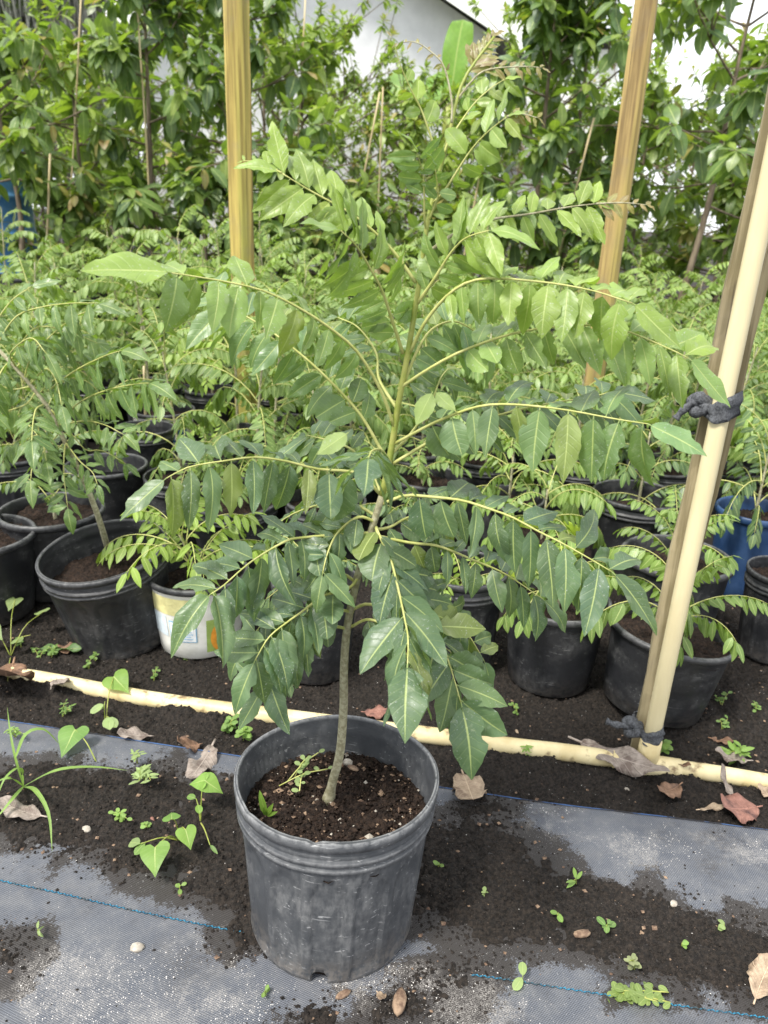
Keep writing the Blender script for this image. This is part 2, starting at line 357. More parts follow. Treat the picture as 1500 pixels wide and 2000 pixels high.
# ------------------------------------------------------------------ mesh building
class MB:
    def __init__(s):
        s.v, s.f, s.uv, s.tint, s.mi = [], [], [], [], []
    def face(s, idx, uv=None, tint=(1, 1, 1), mi=0):
        s.f.append(idx); s.uv.append(uv); s.tint.append(tint); s.mi.append(mi)
    def tube(s, pts, radii, sides=6, cap=True, mi=0, tint=(1, 1, 1)):
        pts = [Vector(p) for p in pts]
        n = len(pts)
        if isinstance(radii, (int, float)): radii = [radii] * n
        b0 = len(s.v)
        prev = None
        for i, p in enumerate(pts):
            t = (pts[min(i + 1, n - 1)] - pts[max(i - 1, 0)])
            t = t.normalized() if t.length > 1e-9 else Vector((0, 0, 1))
            if prev is None:
                a = Vector((0, 0, 1)) if abs(t.z) < 0.9 else Vector((1, 0, 0))
                u = t.cross(a).normalized()
            else:
                u = (prev - t * prev.dot(t)).normalized()
            prev = u
            w = t.cross(u)
            for k in range(sides):
                a = 2 * math.pi * k / sides
                s.v.append(tuple(p + (u * math.cos(a) + w * math.sin(a)) * radii[i]))
        for i in range(n - 1):
            for k in range(sides):
                k2 = (k + 1) % sides
                s.face((b0 + i * sides + k, b0 + i * sides + k2, b0 + (i + 1) * sides + k2, b0 + (i + 1) * sides + k), None, tint, mi)
        if cap:
            s.face(tuple(b0 + k for k in reversed(range(sides))), None, tint, mi)
            s.face(tuple(b0 + (n - 1) * sides + k for k in range(sides)), None, tint, mi)
    def box(s, c, sx, sy, sz, M=None, mi=0):
        b0 = len(s.v)
        for dx in (-1, 1):
            for dy in (-1, 1):
                for dz in (-1, 1):
                    p = Vector((dx * sx / 2, dy * sy / 2, dz * sz / 2))
                    if M is not None: p = M @ p
                    s.v.append(tuple(Vector(c) + p))
        for q in ((0, 1, 3, 2), (4, 6, 7, 5), (0, 4, 5, 1), (2, 3, 7, 6), (0, 2, 6, 4), (1, 5, 7, 3)):
            s.face(tuple(b0 + i for i in q), None, (1, 1, 1), mi)
    def add(s, tmpl, M, tint=(1, 1, 1), mi=0):
        """append a template (verts, faces, uvs) transformed by M"""
        tv, tf, tu = tmpl
        b0 = len(s.v)
        A = np.array(M)[:3, :3]; t = np.array(M)[:3, 3]
        s.v.extend(map(tuple, (tv @ A.T + t)))
        for q, u in zip(tf, tu):
            s.face(tuple(b0 + i for i in q), u, tint, mi)
    def mesh(s, name, mats, smooth=True):
        me = bpy.data.meshes.new(name)
        me.from_pydata(s.v, [], s.f)
        for mt in (mats if isinstance(mats, (list, tuple)) else [mats]):
            me.materials.append(MATS[mt])
        nf = len(s.f)
        if any(s.mi): me.polygons.foreach_set('material_index', s.mi)
        me.polygons.foreach_set('use_smooth', [smooth] * nf)
        uvl = me.uv_layers.new(name='UVMap')
        tl = me.attributes.new('tint', 'FLOAT_COLOR', 'CORNER')
        U, T = [], []
        for q, u, t in zip(s.f, s.uv, s.tint):
            for i in range(len(q)):
                if u is None: U.extend((0.2, 0.5))
                else: U.extend(u[i])
                T.extend((t[0], t[1], t[2], 1.0))
        me.uv_layers['UVMap'].data.foreach_set('uv', U)
        me.attributes['tint'].data.foreach_set('color', T)
        me.update()
        return me
    def obj(s, name, mats, parent=None, smooth=True, color=None):
        return link(name, s.mesh(name, mats, smooth), parent, color=color)
def link(name, me, parent=None, M=None, color=None):
    o = bpy.data.objects.new(name, me)
    COL.objects.link(o)
    if parent is not None: o.parent = parent
    if M is not None: o.matrix_basis = M
    if color is not None: o.color = (color[0], color[1], color[2], 1)
    return o
def tag(o, label, cat, group=None):
    o['label'] = label; o['category'] = cat
    if group: o['group'] = group
    return o
def thing(name, label, cat, loc=(0, 0, 0), group=None, rot=None):
    o = bpy.data.objects.new(name, None)
    COL.objects.link(o)
    o.empty_display_size = 0.05
    o.location = loc
    if rot: o.rotation_euler = rot
    return tag(o, label, cat, group)
def struct(o):
    o['kind'] = 'structure'; return o
def stuff(o):
    o['kind'] = 'stuff'; return o

def spline(pts, n):
    """Catmull-Rom resample"""
    P = [Vector(p) for p in pts]
    if len(P) == 2: return [P[0].lerp(P[1], i / (n - 1)) for i in range(n)]
    P = [P[0] * 2 - P[1]] + P + [P[-1] * 2 - P[-2]]
    # arc-length parameters
    L = [0]
    for i in range(1, len(P) - 2): L.append(L[-1] + (P[i + 1] - P[i]).length)
    out = []
    for k in range(n):
        s_ = L[-1] * k / (n - 1)
        j = 0
        while j < len(L) - 2 and L[j + 1] < s_: j += 1
        t = (s_ - L[j]) / max(1e-9, L[j + 1] - L[j])
        a, b, c, d = P[j], P[j + 1], P[j + 2], P[j + 3]
        out.append(0.5 * ((2 * b) + (c - a) * t + (2 * a - 5 * b + 4 * c - d) * t * t + (3 * b - a - 3 * c + d) * t ** 3))
    return out

# ------------------------------------------------------------------ leaf templates (length 1 along +Y, across X, top +Z)
def leaf_tmpl(rows, half_cols, W, p=0.6, q=0.9, fold=0.25, curl=0.15, wave=0.02, seed=0, asym=0.0, scallop=0.0, petiole=0.0, bend=0.0, blunt=0.0, bite=0):
    rnd = random.Random(seed)
    tm = p / (p + q)
    peak = tm ** p * (1 - tm) ** q
    ph = rnd.uniform(0, 6); ph2 = rnd.uniform(0, 6)
    V, F, U = [], [], []
    nc = 2 * half_cols + 1
    ts = [i / rows * .45 + .55 * (.5 - .5 * math.cos(math.pi * i / rows)) for i in range(rows + 1)]
    for i in range(rows + 1):
        t = ts[i]
        w = W * (max(t, 0.0) ** p) * (max(1 - t, 0.0) ** q) / peak if 0 < t < 1 else 0.0
        if blunt and t > 0.88 and t < 1: w = max(w, W * blunt * (1 - t) / 0.12)
        y = t
        zc = -curl * t * t + bend * math.sin(t * math.pi)
        for j in range(nc):
            u = (j - half_cols) / half_cols
            ww = w * (1 + asym * (1 if u > 0 else -1))
            x = u * ww
            if abs(u) == 1 and scallop and 0.05 < t < 0.97:
                x *= 1 + scallop * math.sin(i * 2.3 + ph)
            if bite and abs(u) > .6 and (i in (bite, bite + 1)) and (u > 0) == (seed % 2 == 0): x *= .62 + .1 * (i - bite)
            yy = y + abs(u) * ww * 0.25 * (1 - t)
            z = zc + abs(x) * fold - (x * x / max(W, 1e-6)) * fold * 0.8 + wave * math.sin(t * 11 + ph + (2.0 if u > 0 else 0)) * abs(u) ** 1.5 * (1 - (2 * t - 1) ** 4)
            V.append((x + 0.02 * math.sin(t * 3 + ph2) * 1.0 * t, yy * (1 - petiole) + petiole, z))
    for i in range(rows):
        for j in range(nc - 1):
            a = i * nc + j
            F.append((a, a + 1, a + nc + 1, a + nc))
            u0, u1 = j / (nc - 1), (j + 1) / (nc - 1)
            t0, t1 = ts[i], ts[i + 1]
            U.append(((u0, t0), (u1, t0), (u1, t1), (u0, t1)))
    if petiole:
        b = len(V)
        r = 0.010
        for yy, zz in ((0, 0), (petiole * 1.25, 0.004)):
            for k in range(4):
                a = math.pi / 2 * k
                V.append((r * math.cos(a), yy, zz + r * math.sin(a)))
        for k in range(4):
            k2 = (k + 1) % 4
            F.append((b + k, b + k2, b + 4 + k2, b + 4 + k)); U.append(((0.5, 0.1),) * 4)
    return np.array(V), F, U
def tmpl_mesh(name, t, mat):
    mb = MB(); mb.add(t, Matrix.Identity(4)); return mb.mesh(name, mat)

LM_T = [leaf_tmpl(15, 3, 0.178 + 0.030 * math.sin(k * 2.1), 0.62, 1.0, 0.42 + 0.30 * math.sin(k * 1.7), 0.10 + 0.22 * (k % 3) / 2, 0.030, k, 0.14 * math.sin(k * 3.3), 0.05, 0.05, bend=0.05 * math.sin(k * 1.1), bite=(0, 6, 0, 9, 0, 0, 11, 4)[k]) for k in range(8)]
LM_T += [leaf_tmpl(12, 3, 0.20, 0.6, 0.95, 1.3, 0.5, 0.05, 31, 0.1, 0.05, 0.05), leaf_tmpl(12, 3, 0.19, 0.6, 0.9, 1.5, 0.35, 0.04, 32, -0.1, 0.05, 0.05)]  # tightly curled ones
LR_T = [leaf_tmpl(13, 3, 0.30 + 0.04 * (k % 2), 0.55, 0.62, 0.35, 0.15, 0.03, 50 + k, 0.1, 0.05, 0.07, blunt=0.5) for k in range(3)]     # short rounded ones
LN_T = [leaf_tmpl(5, 1, 0.20 + 0.025 * math.sin(k * 2), 0.6, 0.85, 0.25, 0.12 + 0.05 * k, 0.02, k, 0.06, 0.0, 0.05) for k in range(4)]   # nursery rows
LF_T = [leaf_tmpl(3, 1, 0.21, 0.6, 0.85, 0.3, 0.2, 0.0, k) for k in range(2)]
LM = [tmpl_mesh('leaflet', t, 'curry_leaf_main') for t in LM_T]
LR = [tmpl_mesh('leaflet', t, 'curry_leaf_main') for t in LR_T]
LN = [tmpl_mesh('leaflet', t, 'curry_leaf') for t in LN_T]
AV_T = [leaf_tmpl(6, 1, 0.20 + 0.02 * (k % 3), 0.7, 0.8, 0.35, 0.15 + 0.12 * k, 0.02, 70 + k, 0.0, 0.0, 0.10) for k in range(4)]
AV = [tmpl_mesh('leaf', t, 'tree_leaf') for t in AV_T]

def basis(L, Nref, length, pos, sx=1.0):
    L = L.normalized()
    N = Nref - L * Nref.dot(L)
    if N.length < 1e-5: N = L.orthogonal()
    N.normalize()
    X = L.cross(N)
    M = Matrix(((X.x, L.x, N.x, pos.x), (X.y, L.y, N.y, pos.y), (X.z, L.z, N.z, pos.z), (0, 0, 0, 1)))
    return M @ Matrix.Diagonal((length * sx, length, length, 1))

DOWN = Vector((0, 0, -1))
def leaflets_on(curve, rnd, n, start, len_fn, droop, fwd, term=1.15, jit=0.16, tdroop=0.3, two_sided=1.0, nvar=8, face=0.0, toward=Vector((0, -1, .6)), back=None):
    """list of (matrix, variant index, t) for a pinnate leaf; alternate leaflets plus a terminal one"""
    out = []
    m = len(curve)
    def at(t):
        x = t * (m - 1); i = min(int(x), m - 2); return curve[i].lerp(curve[i + 1], x - i)
    for i in range(n):
        t = start + (0.985 - start) * (i + rnd.uniform(-0.15, 0.15)) / max(1, n - 1)
        t = min(max(t, start * 0.9), 0.985)
        p = at(t); T = (at(min(1, t + 0.03)) - at(max(0, t - 0.03))).normalized()
        S = T.cross(Vector((0, 0, 1)))
        if S.length < 0.25: S = S + Vector((0.6, 0, 0))
        S.normalize()
        if face:
            Sc = toward.cross(T)
            if Sc.length > .05:
                Sc.normalize()
                if Sc.dot(S) < 0: Sc = -Sc
                S = (S * (1 - face) + Sc * face).normalized(); S = (S - T * S.dot(T)).normalized()
        U = S.cross(T)
        if face and U.dot(toward) < 0: U = -U
        side = 1 if i % 2 == 0 else -1
        d = droop + rnd.gauss(0, jit)
        if back is not None and side * S.y > 0.35: d = back + rnd.gauss(0, jit * .6)
        L = S * side * math.cos(d) + (U * -0.35 + DOWN * 0.65) * math.sin(d) + T * (fwd + rnd.gauss(0, 0.1))
        N = S * side * math.sin(d) + U * math.cos(d) + Vector((rnd.gauss(0, jit), rnd.gauss(0, jit), rnd.gauss(0, jit))) * 0.8
        ln = len_fn(t) * rnd.uniform(0.88, 1.08)
        out.append((basis(L, N, ln, p, rnd.uniform(0.9, 1.1)), rnd.randrange(nvar), t))
    T = (curve[-1] - curve[-3]).normalized()
    S = T.cross(Vector((0, 0, 1))); S = S.normalized() if S.length > 0.2 else Vector((1, 0, 0))
    tn = S.cross(T)
    if back is not None: tn = tn * .5 + toward * .7
    out.append((basis(T + DOWN * tdroop, tn, len_fn(1.0) * term, curve[-1]), rnd.randrange(nvar), 1.0))
    return out

# ------------------------------------------------------------------ pots
def lathe(mb, prof, seg, panel=None, deform=None, mi=0, close_bottom=True):
    b0 = len(mb.v)
    n = len(prof)
    for r, z in prof:
        for k in range(seg):
            a = 2 * math.pi * k / seg
            rr = r + (panel(a, z, r) if panel else 0)
            p = (rr * math.cos(a), rr * math.sin(a), z)
            if deform: p = deform(p, a)
            mb.v.append(p)
    for i in range(n - 1):
        for k in range(seg):
            k2 = (k + 1) % seg
            mb.face((b0 + i * seg + k, b0 + i * seg + k2, b0 + (i + 1) * seg + k2, b0 + (i + 1) * seg + k), None, (1, 1, 1), mi)
    if close_bottom:
        mb.face(tuple(b0 + k for k in reversed(range(seg))), None, (1, 1, 1), mi)

def pot_profile(R, Rb, H, soil_z, fine=False):
    s = H / 0.25
    t = 0.0022
    def wall(z): return Rb + (R * 0.945 - Rb) * (z / (0.80 * H))
    zs = ([0.012, 0.02, 0.03, 0.045, 0.06, 0.08, 0.10, 0.12, 0.14, 0.16, 0.172, 0.182, 0.19, 0.196] if fine else [0.02, 0.1, 0.17, 0.196])
    pr = [(Rb * 0.93, 0.0), (Rb * 0.985, 0.003 * s)]
    pr += [(wall(z * s), z * s) for z in zs]
    w = R * 0.945
    pr += [(w + 0.0012, 0.1985 * s), (w + 0.0042, 0.2000 * s), (w + 0.0046, 0.2055 * s), (w + 0.0016, 0.2075 * s), (w + 0.0018, 0.2095 * s), (w + 0.0050, 0.2110 * s), (w + 0.0054, 0.217 * s), (w + 0.0026, 0.2190 * s),
           (R - 0.0050, 0.221 * s), (R - 0.0030, 0.2265 * s), (R - 0.0052, 0.2290 * s), (R - 0.0050, 0.2315 * s), (R - 0.0006, 0.2335 * s), (R, 0.2405 * s), (R - 0.0006, 0.2468 * s), (R - 0.0020, 0.2480 * s), (R - 0.0026, 0.2470 * s), (R - 0.0034, 0.2494 * s),
           (R - 0.0055, 0.2485 * s), (R - 0.0068, 0.243 * s), (R - 0.0062, 0.234 * s), (R - 0.0085, 0.229 * s), (w - 0.001, 0.217 * s), (w - 0.0022, 0.206 * s), (w - 0.004, 0.197 * s),
           (wall(max(soil_z - 0.03, 0.02)) - t, max(soil_z - 0.03, 0.02))]
    return pr

def soil_disc(R, z, seed, rings=12, seg=40, amp=0.006, mound=0.004, chunk=1.0):
    mb = MB()
    rr = random.Random(seed)
    ox, oy = rr.uniform(0, 90), rr.uniform(0, 90)
    pts = [(0, 0)] + [(R * (i / rings) * math.cos(2 * math.pi * k / seg), R * (i / rings) * math.sin(2 * math.pi * k / seg)) for i in range(1, rings + 1) for k in range(seg)]
    P = np.array(pts)
    h = (fbm(P[:, 0] * 60 + ox, P[:, 1] * 60 + oy, 4) - 0.5) * 2 * amp + (vnoise(P[:, 0] * 260 + ox, P[:, 1] * 260 + oy) - 0.5) * amp * 0.9 * chunk + mound * (1 - (np.hypot(P[:, 0], P[:, 1]) / R) ** 2)
    mb.v = [(p[0], p[1], z + hh) for p, hh in zip(pts, h)]
    for k in range(seg): mb.face((0, 1 + k, 1 + (k + 1) % seg))
    for i in range(rings - 1):
        for k in range(seg):
            k2 = (k + 1) % seg
            a = 1 + i * seg
            mb.face((a + k, a + seg + k, a + seg + k2, a + k2))
    return mb

def ribs(n, depth, z0, z1):
    def f(a, z, r):
        if z < z0 or z > z1: return 0.0
        u = (a * n / (2 * math.pi)) % 1.0
        d = abs(u - 0.5) * 2            # 0 in the middle of a panel
        arch = z1 - 0.012 * d * d * 4
        m = 1.0 if z < arch else 0.0
        e = min(1.0, max(0.0, (0.80 - d) / 0.07))
        return -depth * e * m
    return f

# ================================================================== GROUND
EDGE = [(-60, 1404), (0, 1412), (100, 1427), (190, 1440), (330, 1462), (460, 1482), (650, 1512), (850, 1543), (1000, 1565), (1150, 1585), (1300, 1602), (1500, 1627), (1600, 1640)]
EDGE_G = [G(*p) for p in EDGE]
e0, e1 = EDGE_G[0], EDGE_G[-1]
ex_ = np.array([p.x for p in EDGE_G]); ey_ = np.array([p.y for p in EDGE_G])
def edge_y(x): return np.interp(x, ex_, ey_) + (x - np.clip(x, ex_[0], ex_[-1])) * (e1.y - e0.y) / (e1.x - e0.x)
def cloth_h(X, Y):
    return 0.006 + 0.0045 * (fbm(X * 7, Y * 7, 3) - 0.5) + 0.004 * np.exp(-((Y - edge_y(X) + 0.05) / 0.03) ** 2) * (vnoise(X * 4 + 3, Y * 0 + 2.0))
mb = MB()
mb.v = [(-90, -12, -0.012), (90, -12, -0.012), (90, 150, -0.012), (-90, 150, -0.012)]
mb.face((0, 1, 2, 3))
struct(mb.obj('ground', 'soil_mat'))
# soil: heightfield that breaks through the cloth in the spilled patches and lies bare behind its edge
PATCH = [
    [(-80, 1500), (0, 1492), (110, 1488), (220, 1498), (330, 1500), (400, 1520), (480, 1530), (520, 1600), (560, 1700), (560, 1830), (500, 1860), (450, 1870), (410, 1850), (420, 1800), (340, 1745), (260, 1712), (200, 1700), (130, 1680), (60, 1668), (-80, 1660)],
    [(800, 1610), (880, 1600), (960, 1605), (1010, 1628), (1040, 1660), (1100, 1690), (1200, 1722), (1290, 1742), (1370, 1760), (1440, 1790), (1520, 1820), (1600, 1900), (1600, 1975), (1400, 1950), (1300, 1940), (1200, 1912), (1150, 1882), (1050, 1868), (980, 1862), (900, 1852), (830, 1825), (780, 1790), (790, 1700)],
    [(860, 1586), (960, 1566), (1010, 1572), (1000, 1600), (900, 1612)],
    [(-60, 1820), (40, 1825), (50, 1860), (30, 1895), (-60, 1900)],
    [(840, 1895), (930, 1870), (975, 1890), (930, 1950), (850, 1990), (760, 2030), (690, 2030), (740, 1960)],
    [(300, 1560), (480, 1500), (500, 1560), (400, 1620)],
    [(560, 1985), (640, 1975), (660, 2030), (540, 2030)],
]
SANDP = [[(70, 1900), (160, 1890), (260, 1880), (350, 1905), (470, 1900), (520, 1950), (490, 2040), (60, 2040)], [(320, 1835), (400, 1820), (410, 1870), (330, 1870)], [(1205, 1645), (1320, 1632), (1400, 1640), (1380, 1662), (1290, 1668), (1280, 1690), (1215, 1690)],
         [(1400, 1650), (1520, 1662), (1510, 1680), (1400, 1668)], [(850, 1940), (960, 1930), (1060, 1960), (1080, 2040), (830, 2040)], [(1180, 1660), (1215, 1650), (1220, 1710), (1190, 1712)], [(640, 1905), (780, 1900), (840, 1920), (760, 1960), (640, 1950)], [(1040, 1585), (1120, 1590), (1100, 1612), (1030, 1605)]]
gp = lambda poly: [tuple(G(*p))[:2] for p in poly]
PATCH_G, SAND_G = [gp(p) for p in PATCH], [gp(p) for p in SANDP]
# cloth, with the stain and sand spread round the spills kept as attributes
cnx, cny = 330, 200
xs = np.concatenate([[-2.2, -1.6], np.linspace(-1.1, 1.35, cnx - 4), [1.9, 2.4]]); vv = np.linspace(0, 1, cny)
XX = np.repeat(xs[:, None], cny, 1); EY = edge_y(XX)
YY = 0.30 + (EY - 0.30) * (vv[None, :] ** 0.8)
ZZ = cloth_h(XX, YY)
sdp = np.full(XX.shape, -1.0); sds = np.full(XX.shape, -1.0)
for P in PATCH_G: sdp = np.maximum(sdp, poly_sd(P, XX, YY))
for P in SAND_G: sds = np.maximum(sds, poly_sd(P, XX, YY))
wob = (fbm(XX * 16, YY * 16, 4) - 0.5) * 0.16
stain = np.clip(1 + (sdp + wob * .8) / 0.05, 0, 1) ** 1.5
sandy = np.clip(0.55 + (sds + wob * 0.9) / 0.07, 0, 1)
me = bpy.data.meshes.new('ground_cloth')
V = np.stack([XX.ravel(), YY.ravel(), ZZ.ravel()], 1)
ii = (np.arange(cnx - 1)[:, None] * cny + np.arange(cny - 1)[None, :]).ravel()
F = np.stack([ii, ii + cny, ii + cny + 1, ii + 1], 1)
me.from_pydata(V.tolist(), [], F.tolist())
me.materials.append(MATS['weed_cloth'])
me.polygons.foreach_set('use_smooth', [True] * len(F))
me.attributes.new('stain', 'FLOAT', 'POINT').data.foreach_set('value', stain.ravel())
me.attributes.new('sandy', 'FLOAT', 'POINT').data.foreach_set('value', sandy.ravel())
cloth = struct(link('ground_cloth', me))
mb = MB(); m_ = 240
sx = np.linspace(-1.4, 1.6, m_); sy = edge_y(sx)
zc = cloth_h(sx, sy)
mb.tube([(x, y, z + 0.0016) for x, y, z in zip(sx, sy, zc)], 0.0010, 5)
mb.obj('selvage_edge', 'blue_thread', cloth)
def stitch(pts):
    c = spline([G(*p) for p in pts], 80)
    mbx = MB(); tot = sum((c[i + 1] - c[i]).length for i in range(79)); n = int(tot / 0.0052)
    P = np.array([tuple(p) for p in c]); d = np.concatenate([[0], np.cumsum(np.linalg.norm(np.diff(P, axis=0), axis=1))])
    for k in range(n):
        s0, s1 = tot * (k + 0.08) / n, tot * (k + 0.86) / n
        a = np.array([np.interp(s0, d, P[:, q]) for q in range(2)]); b = np.array([np.interp(s1, d, P[:, q]) for q in range(2)])
        o = 0.0007 * (1 if k % 2 else -1)
        z0, z1 = float(cloth_h(np.array(a[0]), np.array(a[1]))), float(cloth_h(np.array(b[0]), np.array(b[1])))
        mbx.tube([(a[0], a[1] + o, z0 + 0.0008), ((a[0] + b[0]) / 2, (a[1] + b[1]) / 2 + o, (z0 + z1) / 2 + 0.0022), (b[0], b[1] - o, z1 + 0.0008)], 0.0010, 4)
    mbx.obj('stitch_thread', 'cyan_thread', cloth)
stitch([(-40, 1716), (100, 1748), (250, 1782), (480, 1830)])
stitch([(920, 1910), (1080, 1935), (1250, 1962), (1560, 2005)])

_pg = [G(x, y, .013) for x, y in ((20, 1308), (560, 1400), (1262, 1492), (1600, 1545))]
def pipe_y(X): return np.interp(X, [p.x for p in _pg], [p.y for p in _pg])
def soil_h(X, Y):
    wx = (fbm(X * 30, Y * 30, 4) - 0.5) * 0.10 + (vnoise(X * 160, Y * 160) - 0.5) * 0.03
    sd = np.full(X.shape, -1.0)
    for P in PATCH_G: sd = np.maximum(sd, poly_sd(P, X, Y))
    mask = np.clip((sd + wx * 0.75 + 0.016) / 0.050, 0, 1)
    grain = (fbm(X * 45, Y * 45, 3) - 0.5) * 0.012 + (vnoise(X * 170, Y * 170) - 0.5) * 0.0055 + (vnoise(X * 330 + 9, Y * 330) - 0.5) * 0.0045
    on = cloth_h(X, Y) - 0.010 + mask * 0.015 + grain * (0.35 + 0.65 * mask)
    behind = 0.001 + grain * 1.1 + 0.006 * (fbm(X * 9, Y * 9, 2) - 0.5)
    behind = behind + 0.034 * np.exp(-((Y - pipe_y(X) + 0.026) / 0.020) ** 2) * np.clip(fbm(X * 16 + 4, Y * 16, 3) - 0.25, 0, 1) + 0.008 * np.exp(-((Y - pipe_y(X) - 0.03) / 0.03) ** 2) - 0.006
    k = np.clip((Y - edge_y(X) + 0.004) / 0.008, 0, 1)
    return on * (1 - k) + behind * k
nx, ny = 860, 520
xs = np.linspace(-1.05, 1.30, nx); t = np.linspace(0, 1, ny); ys = 0.56 + (2.25 - 0.56) * t ** 1.45
XX, YY = np.meshgrid(xs, ys, indexing='ij')
ZZ = soil_h(XX, YY)
me = bpy.data.meshes.new('soil')
V = np.stack([XX.ravel(), YY.ravel(), ZZ.ravel()], 1)
ii = (np.arange(nx - 1)[:, None] * ny + np.arange(ny - 1)[None, :]).ravel()
F = np.stack([ii, ii + ny, ii + ny + 1, ii + 1], 1)
me.vertices.add(len(V)); me.vertices.foreach_set('co', V.ravel())
me.loops.add(len(F) * 4); me.loops.foreach_set('vertex_index', F.ravel())
me.polygons.add(len(F)); me.polygons.foreach_set('loop_start', np.arange(len(F)) * 4)
me.update(calc_edges=True); me.validate()
me.materials.append(MATS['soil_mat'])
me.polygons.foreach_set('use_smooth', [True] * len(F))
struct(link('soil', me))

# loose crumbs and pale grains
OCT = (np.array([(1, 0, 0), (-1, 0, 0), (0, 1, 0), (0, -1, 0), (0, 0, 1), (0, 0, -1)], float), [(0, 2, 4), (2, 1, 4), (1, 3, 4), (3, 0, 4), (2, 0, 5), (1, 2, 5), (3, 1, 5), (0, 3, 5)], None)
def scatter(name, mat, n, size, keep, seed, flat=0.7, ylo=0.6, yhi=1.9, onsoil=True):
    r = np.random.RandomState(seed)
    X = r.uniform(-1.0, 1.2, n); Y = ylo + (yhi - ylo) * r.rand(n) ** 1.4
    sd = np.full(n, -1.0)
    for P in PATCH_G: sd = np.maximum(sd, poly_sd(P, X, Y))
    ss = np.full(n, -1.0)
    for P in SAND_G: ss = np.maximum(ss, poly_sd(P, X, Y))
    beh = Y > edge_y(X)
    ok = keep(sd, ss, beh, r, fbm(X * 14, Y * 14, 3))
    X, Y = X[ok], Y[ok]; n = len(X)
    Z = np.maximum(soil_h(X, Y), np.where(Y > edge_y(X), -1, cloth_h(X, Y)))
    S = size[0] + (size[1] - size[0]) * r.rand(n) ** 3
    D = r.uniform(0.6, 1.3, (n, 6, 1)) * OCT[0][None] * S[:, None, None]
    a = r.uniform(0, 6.28, n); c, s_ = np.cos(a)[:, None], np.sin(a)[:, None]
    P = np.stack([D[:, :, 0] * c - D[:, :, 1] * s_ + X[:, None], D[:, :, 0] * s_ + D[:, :, 1] * c + Y[:, None], D[:, :, 2] * flat + Z[:, None] + S[:, None] * 0.3], 2).reshape(-1, 3)
    Fc = (np.array(OCT[1])[None] + (np.arange(n) * 6)[:, None, None]).reshape(-1, 3)
    me = bpy.data.meshes.new(name); me.from_pydata(P.tolist(), [], Fc.tolist()); me.materials.append(MATS[mat])
    return stuff(link(name, me))
scatter('soil_crumbs', 'soil_mat', 170000, (0.0006, 0.0036), lambda sd, ss, b, r, f: (r.rand(len(sd)) < np.where(b, 0.6, np.clip(0.50 + sd * 16, 0.012, 0.75) * np.clip((f - 0.3) * 4, 0.15, 1))), 1)
scatter('bark_crumbs', 'bark_chip', 9000, (0.0008, 0.0048), lambda sd, ss, b, r, f: (r.rand(len(sd)) < np.where(b, 0.22, np.clip(0.30 + sd * 10, 0.015, 0.3))), 2, 0.5)
scatter('sand_grains', 'sand', 150000, (0.00035, 0.0011), lambda sd, ss, b, r, f: (r.rand(len(sd)) < np.where(b, 0.03, np.clip(0.75 + ss * 25, 0, 0.95) * np.where(f > 0.45, .8, 0.1) + 0.014)), 3)

# ================================================================== MAIN CURRY LEAF PLANT
PR, PRB, PH = 0.1375, 0.115, 0.25
pc = G(652, 1514, PH); pc.z = 0.004
main = thing('curry_leaf_plant', 'tall curry leaf plant with long arching leaves in a scuffed grey pot on ground cloth', 'potted plant', pc)
def main_deform(p, a):
    x, y, z = p
    h = max(0.0, (z / PH - 0.55) / 0.45)
    k = 1 + 0.012 * h * math.sin(2 * a + 0.6) + 0.006 * h * math.sin(5 * a)
    d = ((a - math.radians(262) + math.pi) % (2 * math.pi)) - math.pi
    dz = -0.0045 * math.exp(-(d / 0.05) ** 2) * max(0, (z / PH - 0.9) * 10)
    k *= 1 - 0.010 * h * math.exp(-(d / 0.13) ** 2)
    d2 = ((a - math.radians(218) + math.pi) % (2 * math.pi)) - math.pi
    dz += -0.003 * math.exp(-(d2 / 0.07) ** 2) * max(0, (z / PH - 0.9) * 10)
    return (x * k, y * k, z + dz)
def make_main_pot():
    mb = MB()
    lathe(mb, pot_profile(PR, PRB, PH, 0.185, True), 14 * 20, ribs(14, 0.0036, 0.015, 0.186), main_deform)
    o = mb.obj('pot', 'pot_plastic_main', main)
    # round drain hole cut through the foot of the wall, facing the camera
    cut = MB()
    ang = math.radians(266)
    d = Vector((math.cos(ang), math.sin(ang), 0))
    cut.tube([d * (PRB - 0.02) + Vector((0, 0, 0.009)), d * (PRB + 0.02) + Vector((0, 0, 0.009))], 0.0125, 20)
    co = cut.obj('cutter', 'pot_plastic_main')
    co.location = pc
    bpy.context.view_layer.update()
    md = o.modifiers.new('hole', 'BOOLEAN'); md.operation = 'DIFFERENCE'; md.object = co; md.solver = 'EXACT'
    dg = bpy.context.evaluated_depsgraph_get()
    new = bpy.data.meshes.new_from_object(o.evaluated_get(dg))
    o.modifiers.clear()
    o.data = new
    bpy.data.objects.remove(co)
    return o
make_main_pot()
soil_disc(PR * 0.925, 0.186, 4, 44, 120, 0.008, 0.004, 1.2).obj('soil', 'pot_soil', main)
_r = np.random.RandomState(12); _n = 5200
_a = _r.uniform(0, 6.28, _n); _q = np.sqrt(_r.rand(_n)) * PR * .90
_S = .0009 + .0045 * _r.rand(_n) ** 3.5
_D = _r.uniform(.5, 1.4, (_n, 6, 1)) * OCT[0][None] * _S[:, None, None]
_P = np.stack([_D[:, :, 0] + (_q * np.cos(_a))[:, None], _D[:, :, 1] + (_q * np.sin(_a))[:, None], _D[:, :, 2] * .7 + .187 + .0035 * (1 - (_q / PR) ** 2)[:, None] + .005 * (_r.rand(_n) - .25)[:, None]], 2).reshape(-1, 3)
_F = (np.array(OCT[1])[None] + (np.arange(_n) * 6)[:, None, None]).reshape(-1, 3)
